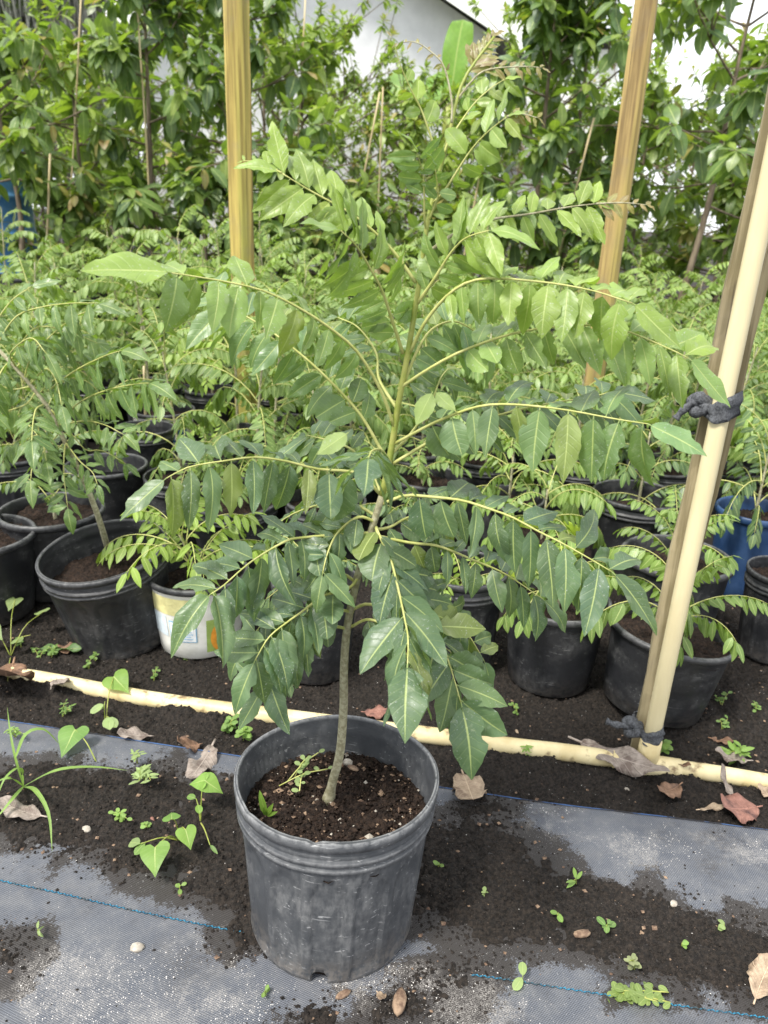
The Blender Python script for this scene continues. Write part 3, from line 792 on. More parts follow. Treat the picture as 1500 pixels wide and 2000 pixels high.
for _nm, _mt, _lo, _hi in (('soil_crumbs', 'pot_soil', 0, 4700), ('bark_bits', 'bark_chip', 4700, 5130), ('perlite', 'stone', 5130, 5200)):
    _me = bpy.data.meshes.new(_nm); _k = _F[_lo * 8:_hi * 8] - _lo * 6
    _me.from_pydata((_P[_lo * 6:_hi * 6] * (1 if _mt != 'sand' else 1)).tolist(), [], _k.tolist()); _me.materials.append(MATS[_mt]); stuff(link(_nm, _me, main))
mb = MB(); lathe(mb, [(PRB * 0.9, 0.006), (PRB * 0.9, 0.05), (PRB * 0.2, 0.06)], 32); mb.obj('root_ball', 'pot_soil', main)

TILT = Matrix.Translation((0, -PRB, 0)) @ Matrix.Rotation(math.radians(-2.4), 4, 'X') @ Matrix.Rotation(math.radians(1.0), 4, 'Y') @ Matrix.Translation((0, PRB, 0))
for ch in main.children: ch.matrix_basis = TILT
YS = pc.y + 0.005
def loc(px, py, dy=0.0):
    return AtY(px, py, YS + dy) - pc
sp0 = G(640, 1562, 0.192) - pc
dyb = sp0.y
STEM_PX = [(640, 1568, dyb), (650, 1525, dyb), (664, 1470, dyb * .8), (671, 1380, dyb * .5), (672, 1300, 0), (679, 1220, 0), (700, 1120, 0), (727, 1030, 0), (748, 960, 0), (764, 880, 0), (778, 790, 0), (795, 700, 0), (808, 620, 0), (822, 530, 0), (836, 430, 0), (860, 330, .01), (878, 260, .01), (893, 195, .015), (912, 145, .02), (965, 72, .03)]
SP = [loc(*p) for p in STEM_PX]
sc_ = spline(SP, 70)
def stem_r(i): 
    t = i / 69
    return 0.0052 * (1 - t) ** 0.9 + 0.0012 + (0.004 * max(0, 0.03 - t) / 0.03)
mb = MB(); cut_i = 34
mb.tube(sc_[:cut_i + 1], [stem_r(i) for i in range(cut_i + 1)], 12)
st = mb.obj('stem', 'stem_bark', main)
mb = MB(); mb.tube(sc_[cut_i:], [stem_r(i) for i in range(cut_i, 70)], 8)
mb.obj('green_shoot', 'green_stem', st)

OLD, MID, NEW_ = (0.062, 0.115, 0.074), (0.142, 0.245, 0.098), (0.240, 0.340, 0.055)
def mixc(a, b, t): return tuple(x * (1 - t) + y * t for x, y in zip(a, b))
# (points in photograph pixels, depth offset at base and tip in metres, leaflets, start, leaflet length px at base/tip, droop, fwd, age 0 old..1 new, term)
FR = [
 ([(778, 760), (830, 725), (900, 687), (1000, 652), (1100, 637), (1200, 640), (1300, 678), (1345, 700)], 0, -.06, 19, .28, (75, 125), 1.00, .45, .74, 1.0),
 ([(768, 868), (850, 825), (930, 795), (1000, 790), (1100, 800), (1200, 818), (1265, 828)], 0, -.10, 15, .18, (75, 125), 1.15, .12, .36, 1.0),
 ([(768, 905), (850, 858), (950, 818), (1050, 792), (1150, 776), (1195, 765)], 0, .06, 15, .22, (70, 105), .85, .5, .05, 1.2),
 ([(800, 690), (830, 630), (880, 572), (940, 545), (1050, 550), (1150, 566), (1235, 592)], 0, -.09, 17, .30, (75, 115), 1.05, .12, .88, 1.2),
 ([(833, 495), (889, 456), (955, 430), (1034, 418), (1113, 404), (1165, 398)], 0, .02, 14, .22, (45, 85), .55, .5, 1.0, .8),
 ([(815, 593), (847, 547), (880, 495), (910, 465), (955, 450)], 0, -.05, 12, .15, (60, 105), .65, .55, .80, 1.0),
 ([(812, 552), (773, 497), (731, 453), (690, 420), (651, 397), (600, 369), (550, 338)], 0, -.03, 13, .33, (60, 110), .5, .55, .95, 1.0),
 ([(787, 690), (763, 617), (745, 565), (712, 505), (693, 477), (665, 450)], 0, -.09, 17, .15, (60, 125), .55, .45, .74, 1.05),
 ([(772, 840), (745, 765), (700, 690), (650, 645), (590, 605), (520, 570), (450, 552), (380, 540), (335, 533)], 0, -.11, 17, .30, (70, 120), 1.1, .15, .76, 1.6),
 ([(762, 905), (745, 880), (700, 805), (625, 725), (560, 670), (525, 645), (470, 612), (420, 592)], 0, .06, 18, .22, (75, 110), .75, .4, .42, 1.0),
 ([(742, 965), (700, 925), (620, 916), (560, 901), (500, 893), (440, 900), (370, 912), (325, 934)], 0, -.10, 16, .16, (90, 125), 1.15, .10, .04, 1.0),
 ([(764, 905), (745, 880), (728, 880), (720, 893)], 0, -.19, 11, .35, (85, 130), .80, .35, .02, 1.15),
 ([(735, 1030), (738, 1040), (763, 1093), (780, 1160), (790, 1207), (797, 1247), (796, 1297)], 0, -.19, 16, .10, (80, 140), .75, 1.0, .05, 1.25),
 ([(745, 985), (790, 968), (835, 970), (900, 977), (950, 992), (1000, 1010), (1050, 1037), (1100, 1062), (1155, 1093), (1195, 1117)], 0, -.08, 17, .18, (85, 135), 1.1, .35, .03, 1.1),
 ([(728, 1045), (800, 1060), (850, 1065), (885, 1077), (920, 1092), (985, 1120), (1060, 1170)], 0, 0, 14, .22, (65, 105), 1.1, .4, .0, 1.0),
 ([(730, 1040), (650, 1045), (592, 1050), (560, 1056), (504, 1088), (472, 1112), (436, 1144), (412, 1160)], 0, -.10, 16, .2, (80, 130), .85, .35, .05, 1.05),
 ([(702, 1125), (680, 1150), (632, 1164), (588, 1196), (560, 1216), (525, 1245), (498, 1290)], 0, -.10, 14, .2, (75, 125), .85, .35, .03, 1.0),
 ([(722, 1070), (770, 1100), (830, 1180), (865, 1260), (885, 1320), (900, 1372)], 0, -.10, 16, .2, (80, 120), .8, .8, .02, 1.15),
 ([(718, 1080), (800, 1120), (870, 1180), (915, 1240), (945, 1290)], 0, -.02, 13, .3, (70, 105), .8, .45, .0, 1.0),
 ([(684, 1230), (650, 1225), (610, 1250), (570, 1290), (545, 1320)], 0, -.03, 11, .3, (40, 58), .6, .4, .0, 1.0),
 ([(690, 1180), (650, 1150), (600, 1130), (555, 1145), (520, 1170)], 0, .06, 13, .2, (55, 80), .8, .4, .0, 1.0),
 ([(738, 1010), (690, 985), (630, 985), (580, 1000), (545, 1020)], 0, .08, 13, .2, (60, 95), .8, .4, .06, 1.0),
 ([(735, 1020), (700, 1010), (660, 1040), (640, 1080), (630, 1120)], 0, -.05, 11, .2, (65, 95), .7, .4, .03, 1.0),
 ([(745, 970), (730, 930), (690, 880), (640, 860), (600, 850)], 0, .08, 11, .3, (60, 90), .7, .4, .1, 1.0),
 ([(785, 760), (815, 685), (845, 642), (890, 628), (940, 655)], 0, .05, 13, .25, (60, 100), .9, .35, .5, 1.0),
 ([(776, 800), (740, 740), (735, 690), (700, 640), (660, 620)], 0, .10, 12, .3, (50, 85), .8, .4, .25, 1.0),
 ([(760, 890), (800, 850), (840, 790), (860, 740), (875, 720)], 0, .09, 10, .35, (50, 80), .9, .35, .12, 1.0),
 ([(725, 1035), (760, 1030), (800, 1010), (850, 1010), (880, 1030)], 0, .05, 11, .2, (55, 85), .9, .35, .0, 1.0),
 ([(684, 1225), (720, 1210), (760, 1230), (800, 1290), (810, 1340)], 0, -.04, 11, .2, (60, 95), .8, .4, .0, 1.0),
 ([(690, 1190), (720, 1180), (780, 1200), (850, 1250), (900, 1290)], 0, .04, 11, .2, (60, 95), .9, .4, .0, 1.0),
 ([(690, 1195), (650, 1195), (600, 1240), (555, 1290), (515, 1340)], 0, -.06, 12, .2, (65, 100), .85, .5, .0, 1.0),
 ([(700, 1140), (660, 1120), (600, 1150), (530, 1200), (480, 1260)], 0, -.02, 13, .2, (70, 105), .9, .4, .0, 1.0),
]
TOPS = [   # young growth at the crown: thin leaves, few and small leaflets
 ([(882, 240), (882, 195), (867, 130), (840, 100), (810, 82), (778, 84)], 0, .02, 10, .45, (14, 12), .6, .5, 1.5, 1.0),
 ([(855, 320), (852, 300), (825, 220), (805, 180), (782, 128), (772, 92)], 0, -.02, 8, .35, (55, 26), .5, .6, .95, .6),
 ([(832, 450), (829, 420), (827, 345), (815, 300)], 0, -.03, 7, .5, (42, 62), .5, .5, .45, 1.0),
 ([(848, 395), (870, 370), (915, 300), (950, 260), (990, 228)], 0, -.04, 11, .20, (40, 80), .4, .45, .80, .5),
 ([(990, 228), (1015, 222), (1050, 230)], -.04, -.04, 8, .1, (20, 14), .5, .7, 1.5, 1.0),
 ([(868, 300), (877, 275), (920, 210), (955, 175), (985, 155)], 0, .01, 7, .4, (40, 48), .4, .6, .85, .8),
 ([(893, 195), (920, 160), (950, 137), (1015, 130), (1058, 132)], .015, .02, 12, .4, (26, 16), .4, .7, 1.5, 1.0),
 ([(912, 145), (935, 110), (965, 72)], .02, .03, 12, .1, (40, 18), .3, .9, 1.5, 1.0),
 ([(1165, 398), (1215, 396), (1262, 400)], .02, .02, 8, .1, (30, 16), .5, .8, 1.5, 1.0),
 ([(550, 338), (510, 318), (475, 314)], -.03, -.03, 7, .05, (60, 22), .5, .6, .9, .6),
 ([(838, 430), (850, 400), (856, 380), (850, 330)], 0, -.03, 7, .2, (34, 44), .5, .4, .5, 1.0),
]
FACE = {0: .25, 3: .2, 4: .6, 5: .85, 6: .75, 7: .92, 9: .5, 12: .3, 24: .5, 25: .5}
ALL_LEAFLETS = []   # (pixel length, frond object, matrix, mesh, colour)
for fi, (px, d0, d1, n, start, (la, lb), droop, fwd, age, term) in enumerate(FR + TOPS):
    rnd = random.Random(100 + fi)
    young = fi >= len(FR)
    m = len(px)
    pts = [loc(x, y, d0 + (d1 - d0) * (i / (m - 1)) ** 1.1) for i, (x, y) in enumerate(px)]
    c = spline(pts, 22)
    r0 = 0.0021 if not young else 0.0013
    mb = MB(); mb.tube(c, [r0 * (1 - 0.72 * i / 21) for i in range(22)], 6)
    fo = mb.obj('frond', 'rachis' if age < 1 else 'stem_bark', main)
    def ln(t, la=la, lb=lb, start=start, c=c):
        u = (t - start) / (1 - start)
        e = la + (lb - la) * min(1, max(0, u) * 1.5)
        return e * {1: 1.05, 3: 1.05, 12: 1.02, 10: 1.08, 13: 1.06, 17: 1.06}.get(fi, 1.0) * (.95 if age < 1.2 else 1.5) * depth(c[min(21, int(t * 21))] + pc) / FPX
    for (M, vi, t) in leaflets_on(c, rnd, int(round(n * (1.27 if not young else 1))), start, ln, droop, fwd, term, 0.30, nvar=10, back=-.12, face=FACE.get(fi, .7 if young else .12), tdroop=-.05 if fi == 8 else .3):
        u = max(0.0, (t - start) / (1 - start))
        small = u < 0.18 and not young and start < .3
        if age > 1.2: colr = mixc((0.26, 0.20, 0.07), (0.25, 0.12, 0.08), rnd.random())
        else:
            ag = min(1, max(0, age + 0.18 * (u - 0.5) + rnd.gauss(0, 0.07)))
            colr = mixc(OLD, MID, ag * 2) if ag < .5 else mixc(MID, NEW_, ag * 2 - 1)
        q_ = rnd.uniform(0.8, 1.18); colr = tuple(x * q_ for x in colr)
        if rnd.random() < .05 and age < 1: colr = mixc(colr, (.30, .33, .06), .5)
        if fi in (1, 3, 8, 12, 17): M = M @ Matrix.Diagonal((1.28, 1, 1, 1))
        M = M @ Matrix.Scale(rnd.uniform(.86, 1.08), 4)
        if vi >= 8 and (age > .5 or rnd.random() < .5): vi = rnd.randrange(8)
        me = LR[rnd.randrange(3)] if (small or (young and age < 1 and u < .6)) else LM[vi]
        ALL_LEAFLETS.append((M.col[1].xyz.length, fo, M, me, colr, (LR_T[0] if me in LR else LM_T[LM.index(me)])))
# two pale leaflets hanging upside down by the stem
for (bx, by, dx, dy_, yy, rol) in ((680, 845, 625, 885, -.10, -1), (845, 765, 815, 825, -.03, -1), (850, 765, 885, 800, -.02, -1)):
    a, b = loc(bx, by, yy), loc(dx, dy_, yy - .01)
    M = basis(b - a, Vector((0.15, 0.8, -0.6)), (b - a).length * 1.1, a, 1.5)
    ALL_LEAFLETS.append((1.0, st, M, LM[0], (0.26, 0.34, 0.10), LM_T[0]))
ALL_LEAFLETS.sort(key=lambda q: -q[0])
rest = MB()
for i, (sz, fo, M, me, colr, tm) in enumerate(ALL_LEAFLETS):
    if i < 300: link('leaflet', me, fo, M, colr)
    else: rest.add(tm, M, colr)
stuff(rest.obj('small_leaflets', 'curry_leaf_main', main))


# ================================================================== POTTED CURRY PLANTS OF THE NURSERY ROWS
def make_kit(elev, arch, n, seed, lw=0.23, droop=0.75):
    rnd = random.Random(seed)
    N = 14
    p = Vector((0, 0, 0)); c = [p.copy()]
    sway = rnd.uniform(-0.35, 0.35)
    for i in range(1, N):
        t = i / (N - 1)
        e = math.radians(elev - arch * t ** 1.2); a = sway * t
        p = p + Vector((math.cos(e) * math.cos(a), math.cos(e) * math.sin(a), math.sin(e))) / (N - 1)
        c.append(p.copy())
    def ln(t):
        u = (t - 0.15) / 0.85
        return lw * (0.62 + 0.5 * math.sin(min(1, max(0, u) * 1.25) * math.pi / 2 + 0.0)) * (1 if u < .85 else .92)
    L = leaflets_on(c, rnd, n, 0.17, ln, droop, 0.42, 1.0, 0.2, nvar=4)
    rad = [0.0085 * (1 - 0.7 * i / (N - 1)) for i in range(N)]
    r = MB(); r.tube(c, rad, 5)
    full = MB(); full.tube(c[::2] + [c[-1]], rad[::2] + [rad[-1]], 4, mi=1, cap=False)
    for M, vi, t in L:
        full.add(LN_T[vi], M, tuple(rnd.uniform(0.8, 1.2) for _ in range(3)) if False else (lambda q: (q, q, q))(rnd.uniform(0.8, 1.2)))
    far = MB(); far.tube(c[::4] + [c[-1]], rad[::4] + [rad[-1]], 3, mi=1, cap=False)
    for M, vi, t in L:
        far.add(LF_T[vi % 2], M, (lambda q: (q, q, q))(rnd.uniform(0.8, 1.2)))
    return dict(rachis=r.mesh('frond', 'rachis'), leaf=L, full=full.mesh('frond', ['curry_leaf', 'rachis']), far=far.mesh('frond', ['curry_leaf', 'rachis']))
KITS = {}
for ei, (el, ar) in enumerate(((72, 60), (52, 70), (30, 65), (8, 60))):
    KITS[ei] = [make_kit(el + dv, ar + 10 * s - dv, nn, 200 + ei * 10 + s, lw, dd) for s, (nn, lw, dv, dd) in enumerate(((18, .19, 0, .75), (22, .17, 6, .55), (22, .20, -6, .95), (15, .19, 8, .7), (26, .155, -4, .4), (20, .21, 4, 1.1)))]

def std_pot(seg, fine, nr, plastic, name='pot', depth_=0.0016):
    mb = MB(); lathe(mb, pot_profile(0.11, 0.088, 0.25, 0.2, fine), seg, ribs(nr, depth_, 0.015, 0.186) if nr else None)
    return mb.mesh(name, plastic)
def lip_pot(seg, plastic, rim=None):
    mb = MB()
    pr = [(0.083, 0), (0.086, 0.004), (0.090, 0.05), (0.095, 0.12), (0.1005, 0.20), (0.1025, 0.226), (0.1028, 0.2285), (0.1065, 0.2295), (0.1095, 0.233), (0.1100, 0.240), (0.1090, 0.2465), (0.1060, 0.2495), (0.1025, 0.2485), (0.1005, 0.243), (0.0990, 0.225), (0.096, 0.17)]
    if rim:
        lathe(mb, pr[:6], seg); lathe(mb, pr[5:], seg, mi=1, close_bottom=False); return mb.mesh('pot', [plastic, rim])
    lathe(mb, pr, seg); return mb.mesh('pot', plastic)
POT = {'rib': std_pot(12 * 12, True, 12, 'pot_plastic', depth_=.003), 'lip': lip_pot(64, 'pot_plastic'), 'blue': lip_pot(48, 'blue_pot_plastic'), 'lime': std_pot(48, False, 0, 'lime_plastic'), 'far': std_pot(28, False, 0, 'pot_plastic'),
       'white': lip_pot(72, 'white_plastic', 'pot_plastic')}
SOIL = [soil_disc(0.1, 0.0, 60 + k, 24, 64, 0.010, 0.003, 1.3).mesh('soil', 'pot_soil') for k in range(3)]
YG, DG, LG = (0.135, 0.225, 0.048), (0.062, 0.125, 0.058), (0.225, 0.335, 0.048)

def pot_on(root, kind, R, H, soil_frac, k):
    s = R / 0.11; hz = H / 0.25
    link('pot', POT[kind], root, Matrix.Diagonal((s, s, hz, 1)))
    zs = H * soil_frac
    rs = (0.088 + 0.022 * soil_frac * 0.93 - 0.004) / 0.1 * s
    link('soil', SOIL[k % 3], root, Matrix.Translation((0, 0, zs)) @ Matrix.Diagonal((rs, rs, 1, 1)))
    return zs
def stem_on(root, pts, r0, r1, mat='stem_bark', name='stem'):
    c = spline(pts, 12)
    mb = MB(); mb.tube(c, [r0 + (r1 - r0) * i / 11 for i in range(12)], 6)
    mb.obj(name, mat, root)
    return c
def put_frond(root, kit, M, mode, col, rnd):
    if mode == 'leaf':
        fo = link('frond', kit['rachis'], root, M)
        for (lm, vi, t) in kit['leaf']:
            q = rnd.uniform(0.8, 1.2)
            link('leaflet', LN[vi], fo, lm, tuple(x * q for x in col))
    else:
        q = rnd.uniform(0.85, 1.15)
        link('frond', kit['full' if mode == 'full' else 'far'], root, M, tuple(x * q for x in col))
def bush(root, zs, stem_h, nf, flen, col, mode, seed, lean=(0, 0), lo=0.2, young=0.0, el_bias=0):
    rnd = random.Random(seed)
    ox, oy = rnd.uniform(-.012, .012), rnd.uniform(-.012, .012)
    P = [Vector((ox, oy, zs - 0.01)), Vector((ox + lean[0] * .3, oy + lean[1] * .3, zs + stem_h * .4)), Vector((ox + lean[0], oy + lean[1], zs + stem_h))]
    c = stem_on(root, P, 0.0035 + stem_h * 0.006, 0.002)
    a = rnd.uniform(0, 6.28)
    kk = rnd.sample(range(6), 3)
    for i in range(nf):
        t = lo + (1 - lo) * (i + 0.5) / nf
        p = c[min(11, int(t * 11.5))]
        a += 2.4 + rnd.uniform(-.35, .35)
        e = 3 - int(min(3.99, max(0, (t * 3.6 + rnd.uniform(-.5, .7) + el_bias))))
        if p.z - zs < .05: e = min(e, 0 if p.z - zs < .02 else 1)
        s = flen * (0.72 + 0.38 * math.sin(t * math.pi * .8 + .3)) * rnd.uniform(.82, 1.12)
        M = Matrix.Translation(p) @ Matrix.Rotation(a, 4, 'Z') @ Matrix.Diagonal((s, s, s, 1))
        cc = mixc(col, LG, min(1, max(0, young * (t - .3) * 1.6 + rnd.gauss(0, .06))))
        put_frond(root, KITS[e][rnd.choice(kk)], M, mode, cc, rnd)
OCC = [(pc.x, pc.y, 0.2)]
def near(px, py, wpx, H, kind, label, stem_h=0.0, nf=0, flen=0.2, col=DG, young=0.2, soil=0.82, rot=None, lean=(0, 0), seed=1, mode='leaf', name='potted_curry_plant', lo=0.15, el_bias=0, cat='potted plant', shift=None):
    P = G(px, py, H)
    R = wpx / 2 * depth(P) / FPX
    root = thing(name, label, cat, (P.x, P.y, 0.0), rot=rot)
    if shift: root.location = Vector(root.location) + Vector(shift)
    OCC.append((P.x, P.y, R))
    zs = pot_on(root, kind, R, H, soil, seed)
    if nf: bush(root, zs, stem_h, nf, flen, col, mode, seed, lean, lo, young, el_bias)
    return root, P, R, zs

# left: tilted ribbed pot with the plant that leans to the left, traced leaf by leaf
cH = 0.235
cpot, cP, cR, czs = near(200, 1058, 246, cH, 'rib', 'leaning curry plant with drooping leaves in a big tilted ribbed black pot', seed=3, soil=0.70, rot=(math.radians(3), math.radians(-9), math.radians(30)), name='leaning_curry_plant', shift=(0.035, 0, 0.0))
bpy.context.view_layer.update()
cinv = cpot.matrix_world.inverted()
cY = cP.y + 0.02
def cl(px, py, dy=0.0): return cinv @ AtY(px, py, cY + dy)
cbase = cinv @ G(214, 1082, cH * .70)
stem_on(cpot, [cbase, cl(192, 1010), cl(165, 940), cl(125, 860), cl(90, 790), cl(40, 730), cl(-10, 675)], 0.0075, 0.0035)
CFR = [([(45, 750), (60, 700), (100, 655), (145, 620), (175, 605)], -.02, 13, (34, 46), .8), ([(92, 765), (145, 725), (200, 697), (235, 685)], -.10, 13, (38, 56), 1.1), ([(122, 812), (165, 780), (215, 760), (265, 750), (290, 748)], -.12, 14, (38, 58), 1.1),
       ([(85, 790), (70, 800), (64, 830), (62, 860)], -.16, 13, (34, 50), .6), ([(115, 830), (165, 822), (205, 830), (240, 848)], -.08, 12, (26, 38), .9), ([(125, 860), (155, 900), (180, 922), (190, 945)], -.06, 11, (22, 34), .7),
       ([(128, 865), (125, 890), (125, 930), (132, 990)], -.08, 11, (20, 44), .6), ([(112, 850), (95, 870), (65, 910), (60, 935)], -.08, 10, (26, 46), .6), ([(-10, 680), (30, 620), (80, 600), (140, 592), (190, 592)], -.05, 14, (34, 50), .9),
       ([(70, 765), (50, 790), (0, 810), (-40, 850)], -.03, 11, (30, 50), .9), ([(20, 705), (0, 730), (-20, 790), (-30, 830)], -.10, 11, (34, 50), .9), ([(100, 800), (150, 860), (170, 880), (200, 880), (245, 905)], .05, 11, (22, 34), .8),
       ([(30, 720), (60, 690), (110, 680), (160, 690)], .08, 11, (30, 42), .9), ([(0, 690), (-10, 640), (20, 590), (60, 560)], .02, 12, (30, 46), .8), ([(60, 755), (20, 760), (-20, 740)], .0, 10, (30, 44), .9), ([(75, 770), (110, 740), (170, 745), (210, 790)], .06, 12, (28, 44), .9), ([(60, 750), (90, 720), (110, 745), (120, 790)], -.12, 13, (28, 46), .9), ([(100, 805), (75, 830), (85, 870), (90, 900)], -.12, 12, (26, 42), .8), ([(30, 715), (20, 690), (60, 660), (90, 690)], -.12, 12, (30, 46), .9), ([(140, 880), (110, 870), (60, 850), (20, 870)], .04, 12, (26, 40), .8), ([(20, 705), (70, 640), (140, 650), (190, 670)], .02, 14, (30, 46), .9)]
for fi, (px, d1, n, (la, lb), dr) in enumerate(CFR):
    rnd = random.Random(400 + fi)
    m = len(px)
    c = spline([cl(x, y, d1 * i / (m - 1)) for i, (x, y) in enumerate(px)], 16)
    mb = MB(); mb.tube(c, [0.0020 * (1 - .6 * i / 15) for i in range(16)], 5)
    fo = mb.obj('frond', 'rachis', cpot)
    sc2 = depth(cP) / FPX
    for M, vi, t in leaflets_on(c, rnd, n, .15, lambda t: (la + (lb - la) * min(1, t * 1.3)) * 1.1 * sc2, dr, .3, 1.1, .2, nvar=8, back=0.0):
        q = rnd.uniform(.8, 1.15)
        link('leaflet', LM[vi], fo, M, tuple(x * q for x in mixc(DG, YG, min(1, .35 + .4 * rnd.random()))))

# white printed pot
dH = 0.185
dpot, dP, dR, dzs = near(385, 1110, 200, dH, 'white', 'bright lime green curry plant in a white printed pot showing a papaya picture', 0.13, 17, 0.21, LG, .5, .78, seed=12, lean=(-.03, -.02), el_bias=-.1)
def pot_r(z, R, H, off=0.0012):
    u = z / H
    return R / 0.11 * np.interp(u, [0, 0.2, 0.48, 0.8, 0.9], [0.0855, 0.090, 0.095, 0.1005, 0.1023]) + off
def print_patch(root, R, H, poly, mat, name, off=0.0012, sub=10):
    """poly: outline in (degrees, height fraction) on the pot wall, 270 = facing -Y; laid on as a thin printed film"""
    P = np.array(poly); cx_, cz_ = P.mean(0)
    mb = MB(); n = len(P); rings = 4
    for k in range(rings + 1):
        for a, z in P:
            aa, zz = cx_ + (a - cx_) * k / rings, cz_ + (z - cz_) * k / rings
            r = pot_r(zz * H, R, H, off); q = math.radians(aa)
            mb.v.append((r * math.cos(q), r * math.sin(q), zz * H))
    for k in range(rings):
        for i in range(n):
            j = (i + 1) % n; mb.face((k * n + i, (k + 1) * n + i, (k + 1) * n + j, k * n + j))
    return mb.obj(name, mat, root)
def rect(a0, a1, z0, z1, n=12):
    return [(a0 + (a1 - a0) * i / n, z0) for i in range(n + 1)] + [(a1, z1)] + [(a1 - (a1 - a0) * i / n, z1) for i in range(1, n + 1)]
def oval(a, z, ra, rz, n=20, rot=0.0):
    o = []
    for i in range(n):
        t = 2 * math.pi * i / n; u, v = math.cos(t), math.sin(t)
        o.append((a + ra * (u * math.cos(rot) - v * math.sin(rot)), z + rz * (u * math.sin(rot) + v * math.cos(rot))))
    return o
print_patch(dpot, dR, dH, rect(208, 283, .62, .86), 'print_yellow', 'yellow_band')
print_patch(dpot, dR, dH, rect(205, 240, .30, .60), 'print_pale_blue', 'pale_blue_panel')
print_patch(dpot, dR, dH, rect(244, 280, .26, .54), 'print_blue', 'blue_box')
print_patch(dpot, dR, dH, rect(245.2, 278.8, .272, .528), 'print_white', 'text_panel', .0018)
rr_ = random.Random(5)
for i in range(6):
    print_patch(dpot, dR, dH, rect(248, 270 + rr_.uniform(-6, 6), .475 - i * .034, .484 - i * .034, 6), 'print_blue', 'text_line', .0024)
print_patch(dpot, dR, dH, rect(292, 333, .10, .56), 'print_green', 'papaya_photo')
print_patch(dpot, dR, dH, oval(314, .30, 17, .22, rot=.3), 'print_orange', 'papaya_half', .0018)
print_patch(dpot, dR, dH, oval(318, .34, 8, .13, rot=.3), 'print_black', 'papaya_seeds', .0024)
print_patch(dpot, dR, dH, oval(321, .20, 11, .085, rot=.4), 'print_red', 'papaya_whole', .0030)

S_ = near
S_(-45, 1040, 215, .21, 'lip', 'black pot of bare soil at the front row end beside leaning curry plant', seed=21, soil=.84, name='soil_filled_pot', cat='plant pot')
S_(100, 992, 200, .22, 'lip', 'curry plant with thin trailing leaves in black pot just behind the leaning plant', .26, 12, .17, DG, .3, .86, seed=22)
S_(207, 905, 158, .20, 'lip', 'empty grey rimmed pot behind the leaning curry plant', seed=23, soil=.5, name='empty_nursery_pot', cat='plant pot')
S_(282, 833, 113, .22, 'rib', 'black pot with a single bare stake behind the leaning curry plant', seed=24, soil=.6, name='staked_pot', cat='plant pot')
g_, gP, gR, gz = S_(318, 797, 124, .20, 'white', 'small curry seedling in white pot with a blue lettered label', .08, 9, .14, DG, .2, .8, seed=25)
S_(462, 838, 112, .20, 'rib', 'tall feathery yellow green curry plant in front of the yellow timber post', .52, 22, .24, LG, .5, .8, seed=26, mode='leaf', lo=.12)
S_(560, 820, 112, .20, 'rib', 'bushy curry plant in black pot right of the tall feathery one', .34, 18, .24, YG, .4, .8, seed=46, lo=.12)
S_(400, 880, 122, .20, 'rib', 'wide black pot in front of the blue labelled pot, behind the white printed pot', .08, 7, .16, YG, .4, .8, seed=27)
S_(617, 1130, 176, .22, 'lip', 'dark low curry plant in black pot right behind the tall main plant', .10, 9, .15, DG, .1, .82, seed=28)
S_(905, 1106, 176, .245, 'rib', 'tiny lime curry seedling in tall grey ribbed pot, second pot behind the main plant', .035, 6, .13, LG, .9, .72, seed=29, el_bias=-.2)
S_(1090, 1164, 208, .20, 'lip', 'small upright curry seedling in scuffed black pot left of the pipe upright', .09, 11, .17, YG, .4, .86, seed=30, el_bias=.5)
lpot, lP, lR, lz = S_(1325, 1232, 245, .175, 'lip', 'sparse curry seedling with dry roots in black pot behind the pipe upright', .12, 9, .19, YG, .3, .86, seed=31, rot=(math.radians(-3), math.radians(7), 0), el_bias=.6, shift=(-.03, 0, 0.002))
S_(1323, 1083, 214, .22, 'lip', 'young curry plant in black pot behind the dry rooted seedling', .10, 9, .18, YG, .3, .8, seed=32, el_bias=.5)
S_(1478, 992, 150, .25, 'blue', 'curry plant with dense hanging leaves in a blue pot', .22, 13, .22, DG, .2, .84, seed=33)
S_(1535, 1112, 140, .22, 'rib', 'black pot of bare soil in front of the blue pot', seed=34, soil=.86, name='soil_filled_pot', cat='plant pot')
S_(995, 968, 140, .21, 'lip', 'bushy curry plant in black pot behind the lime green pot', .22, 14, .22, YG, .3, .84, seed=35)
S_(1065, 1035, 160, .21, 'lime', 'curry plant in lime green pot in the second row', .14, 11, .19, YG, .4, .84, seed=36)
S_(1245, 962, 172, .24, 'rib', 'staked stem curry plant in large black pot left of the blue pot', .25, 11, .2, DG, .3, .72, seed=37)
S_(805, 1026, 96, .20, 'lip', 'small curry plant in grey rimmed pot peeking behind the main stem', .10, 8, .15, DG, .2, .85, seed=38)

# blue lettered label on the white pot
print_patch(g_, gR, .20, rect(262, 335, .42, .66), 'print_navy', 'blue_label')
print_patch(g_, gR, .20, rect(262, 335, .67, .86), 'print_green', 'green_label')
def bent_text(root, R, H, body, size, a0, z0, mat, name, off=.002):
    cu = bpy.data.curves.new(name, 'FONT'); cu.body = body; cu.size = size; cu.shear = .2; cu.resolution_u = 3
    to = bpy.data.objects.new(name, cu); COL.objects.link(to); bpy.context.view_layer.update()
    me = bpy.data.meshes.new_from_object(to.evaluated_get(bpy.context.evaluated_depsgraph_get()))
    bpy.data.objects.remove(to)
    for v in me.vertices:
        z = z0 * H + v.co.y; r = pot_r(z, R, H, off); a = math.radians(a0) + v.co.x / r
        v.co = (r * math.cos(a), r * math.sin(a), z)
    me.materials.clear(); me.materials.append(MATS[mat]); link(name, me, root)
bent_text(g_, gR, .20, 'Berr', .042, 292, .46, 'print_white', 'lettering')

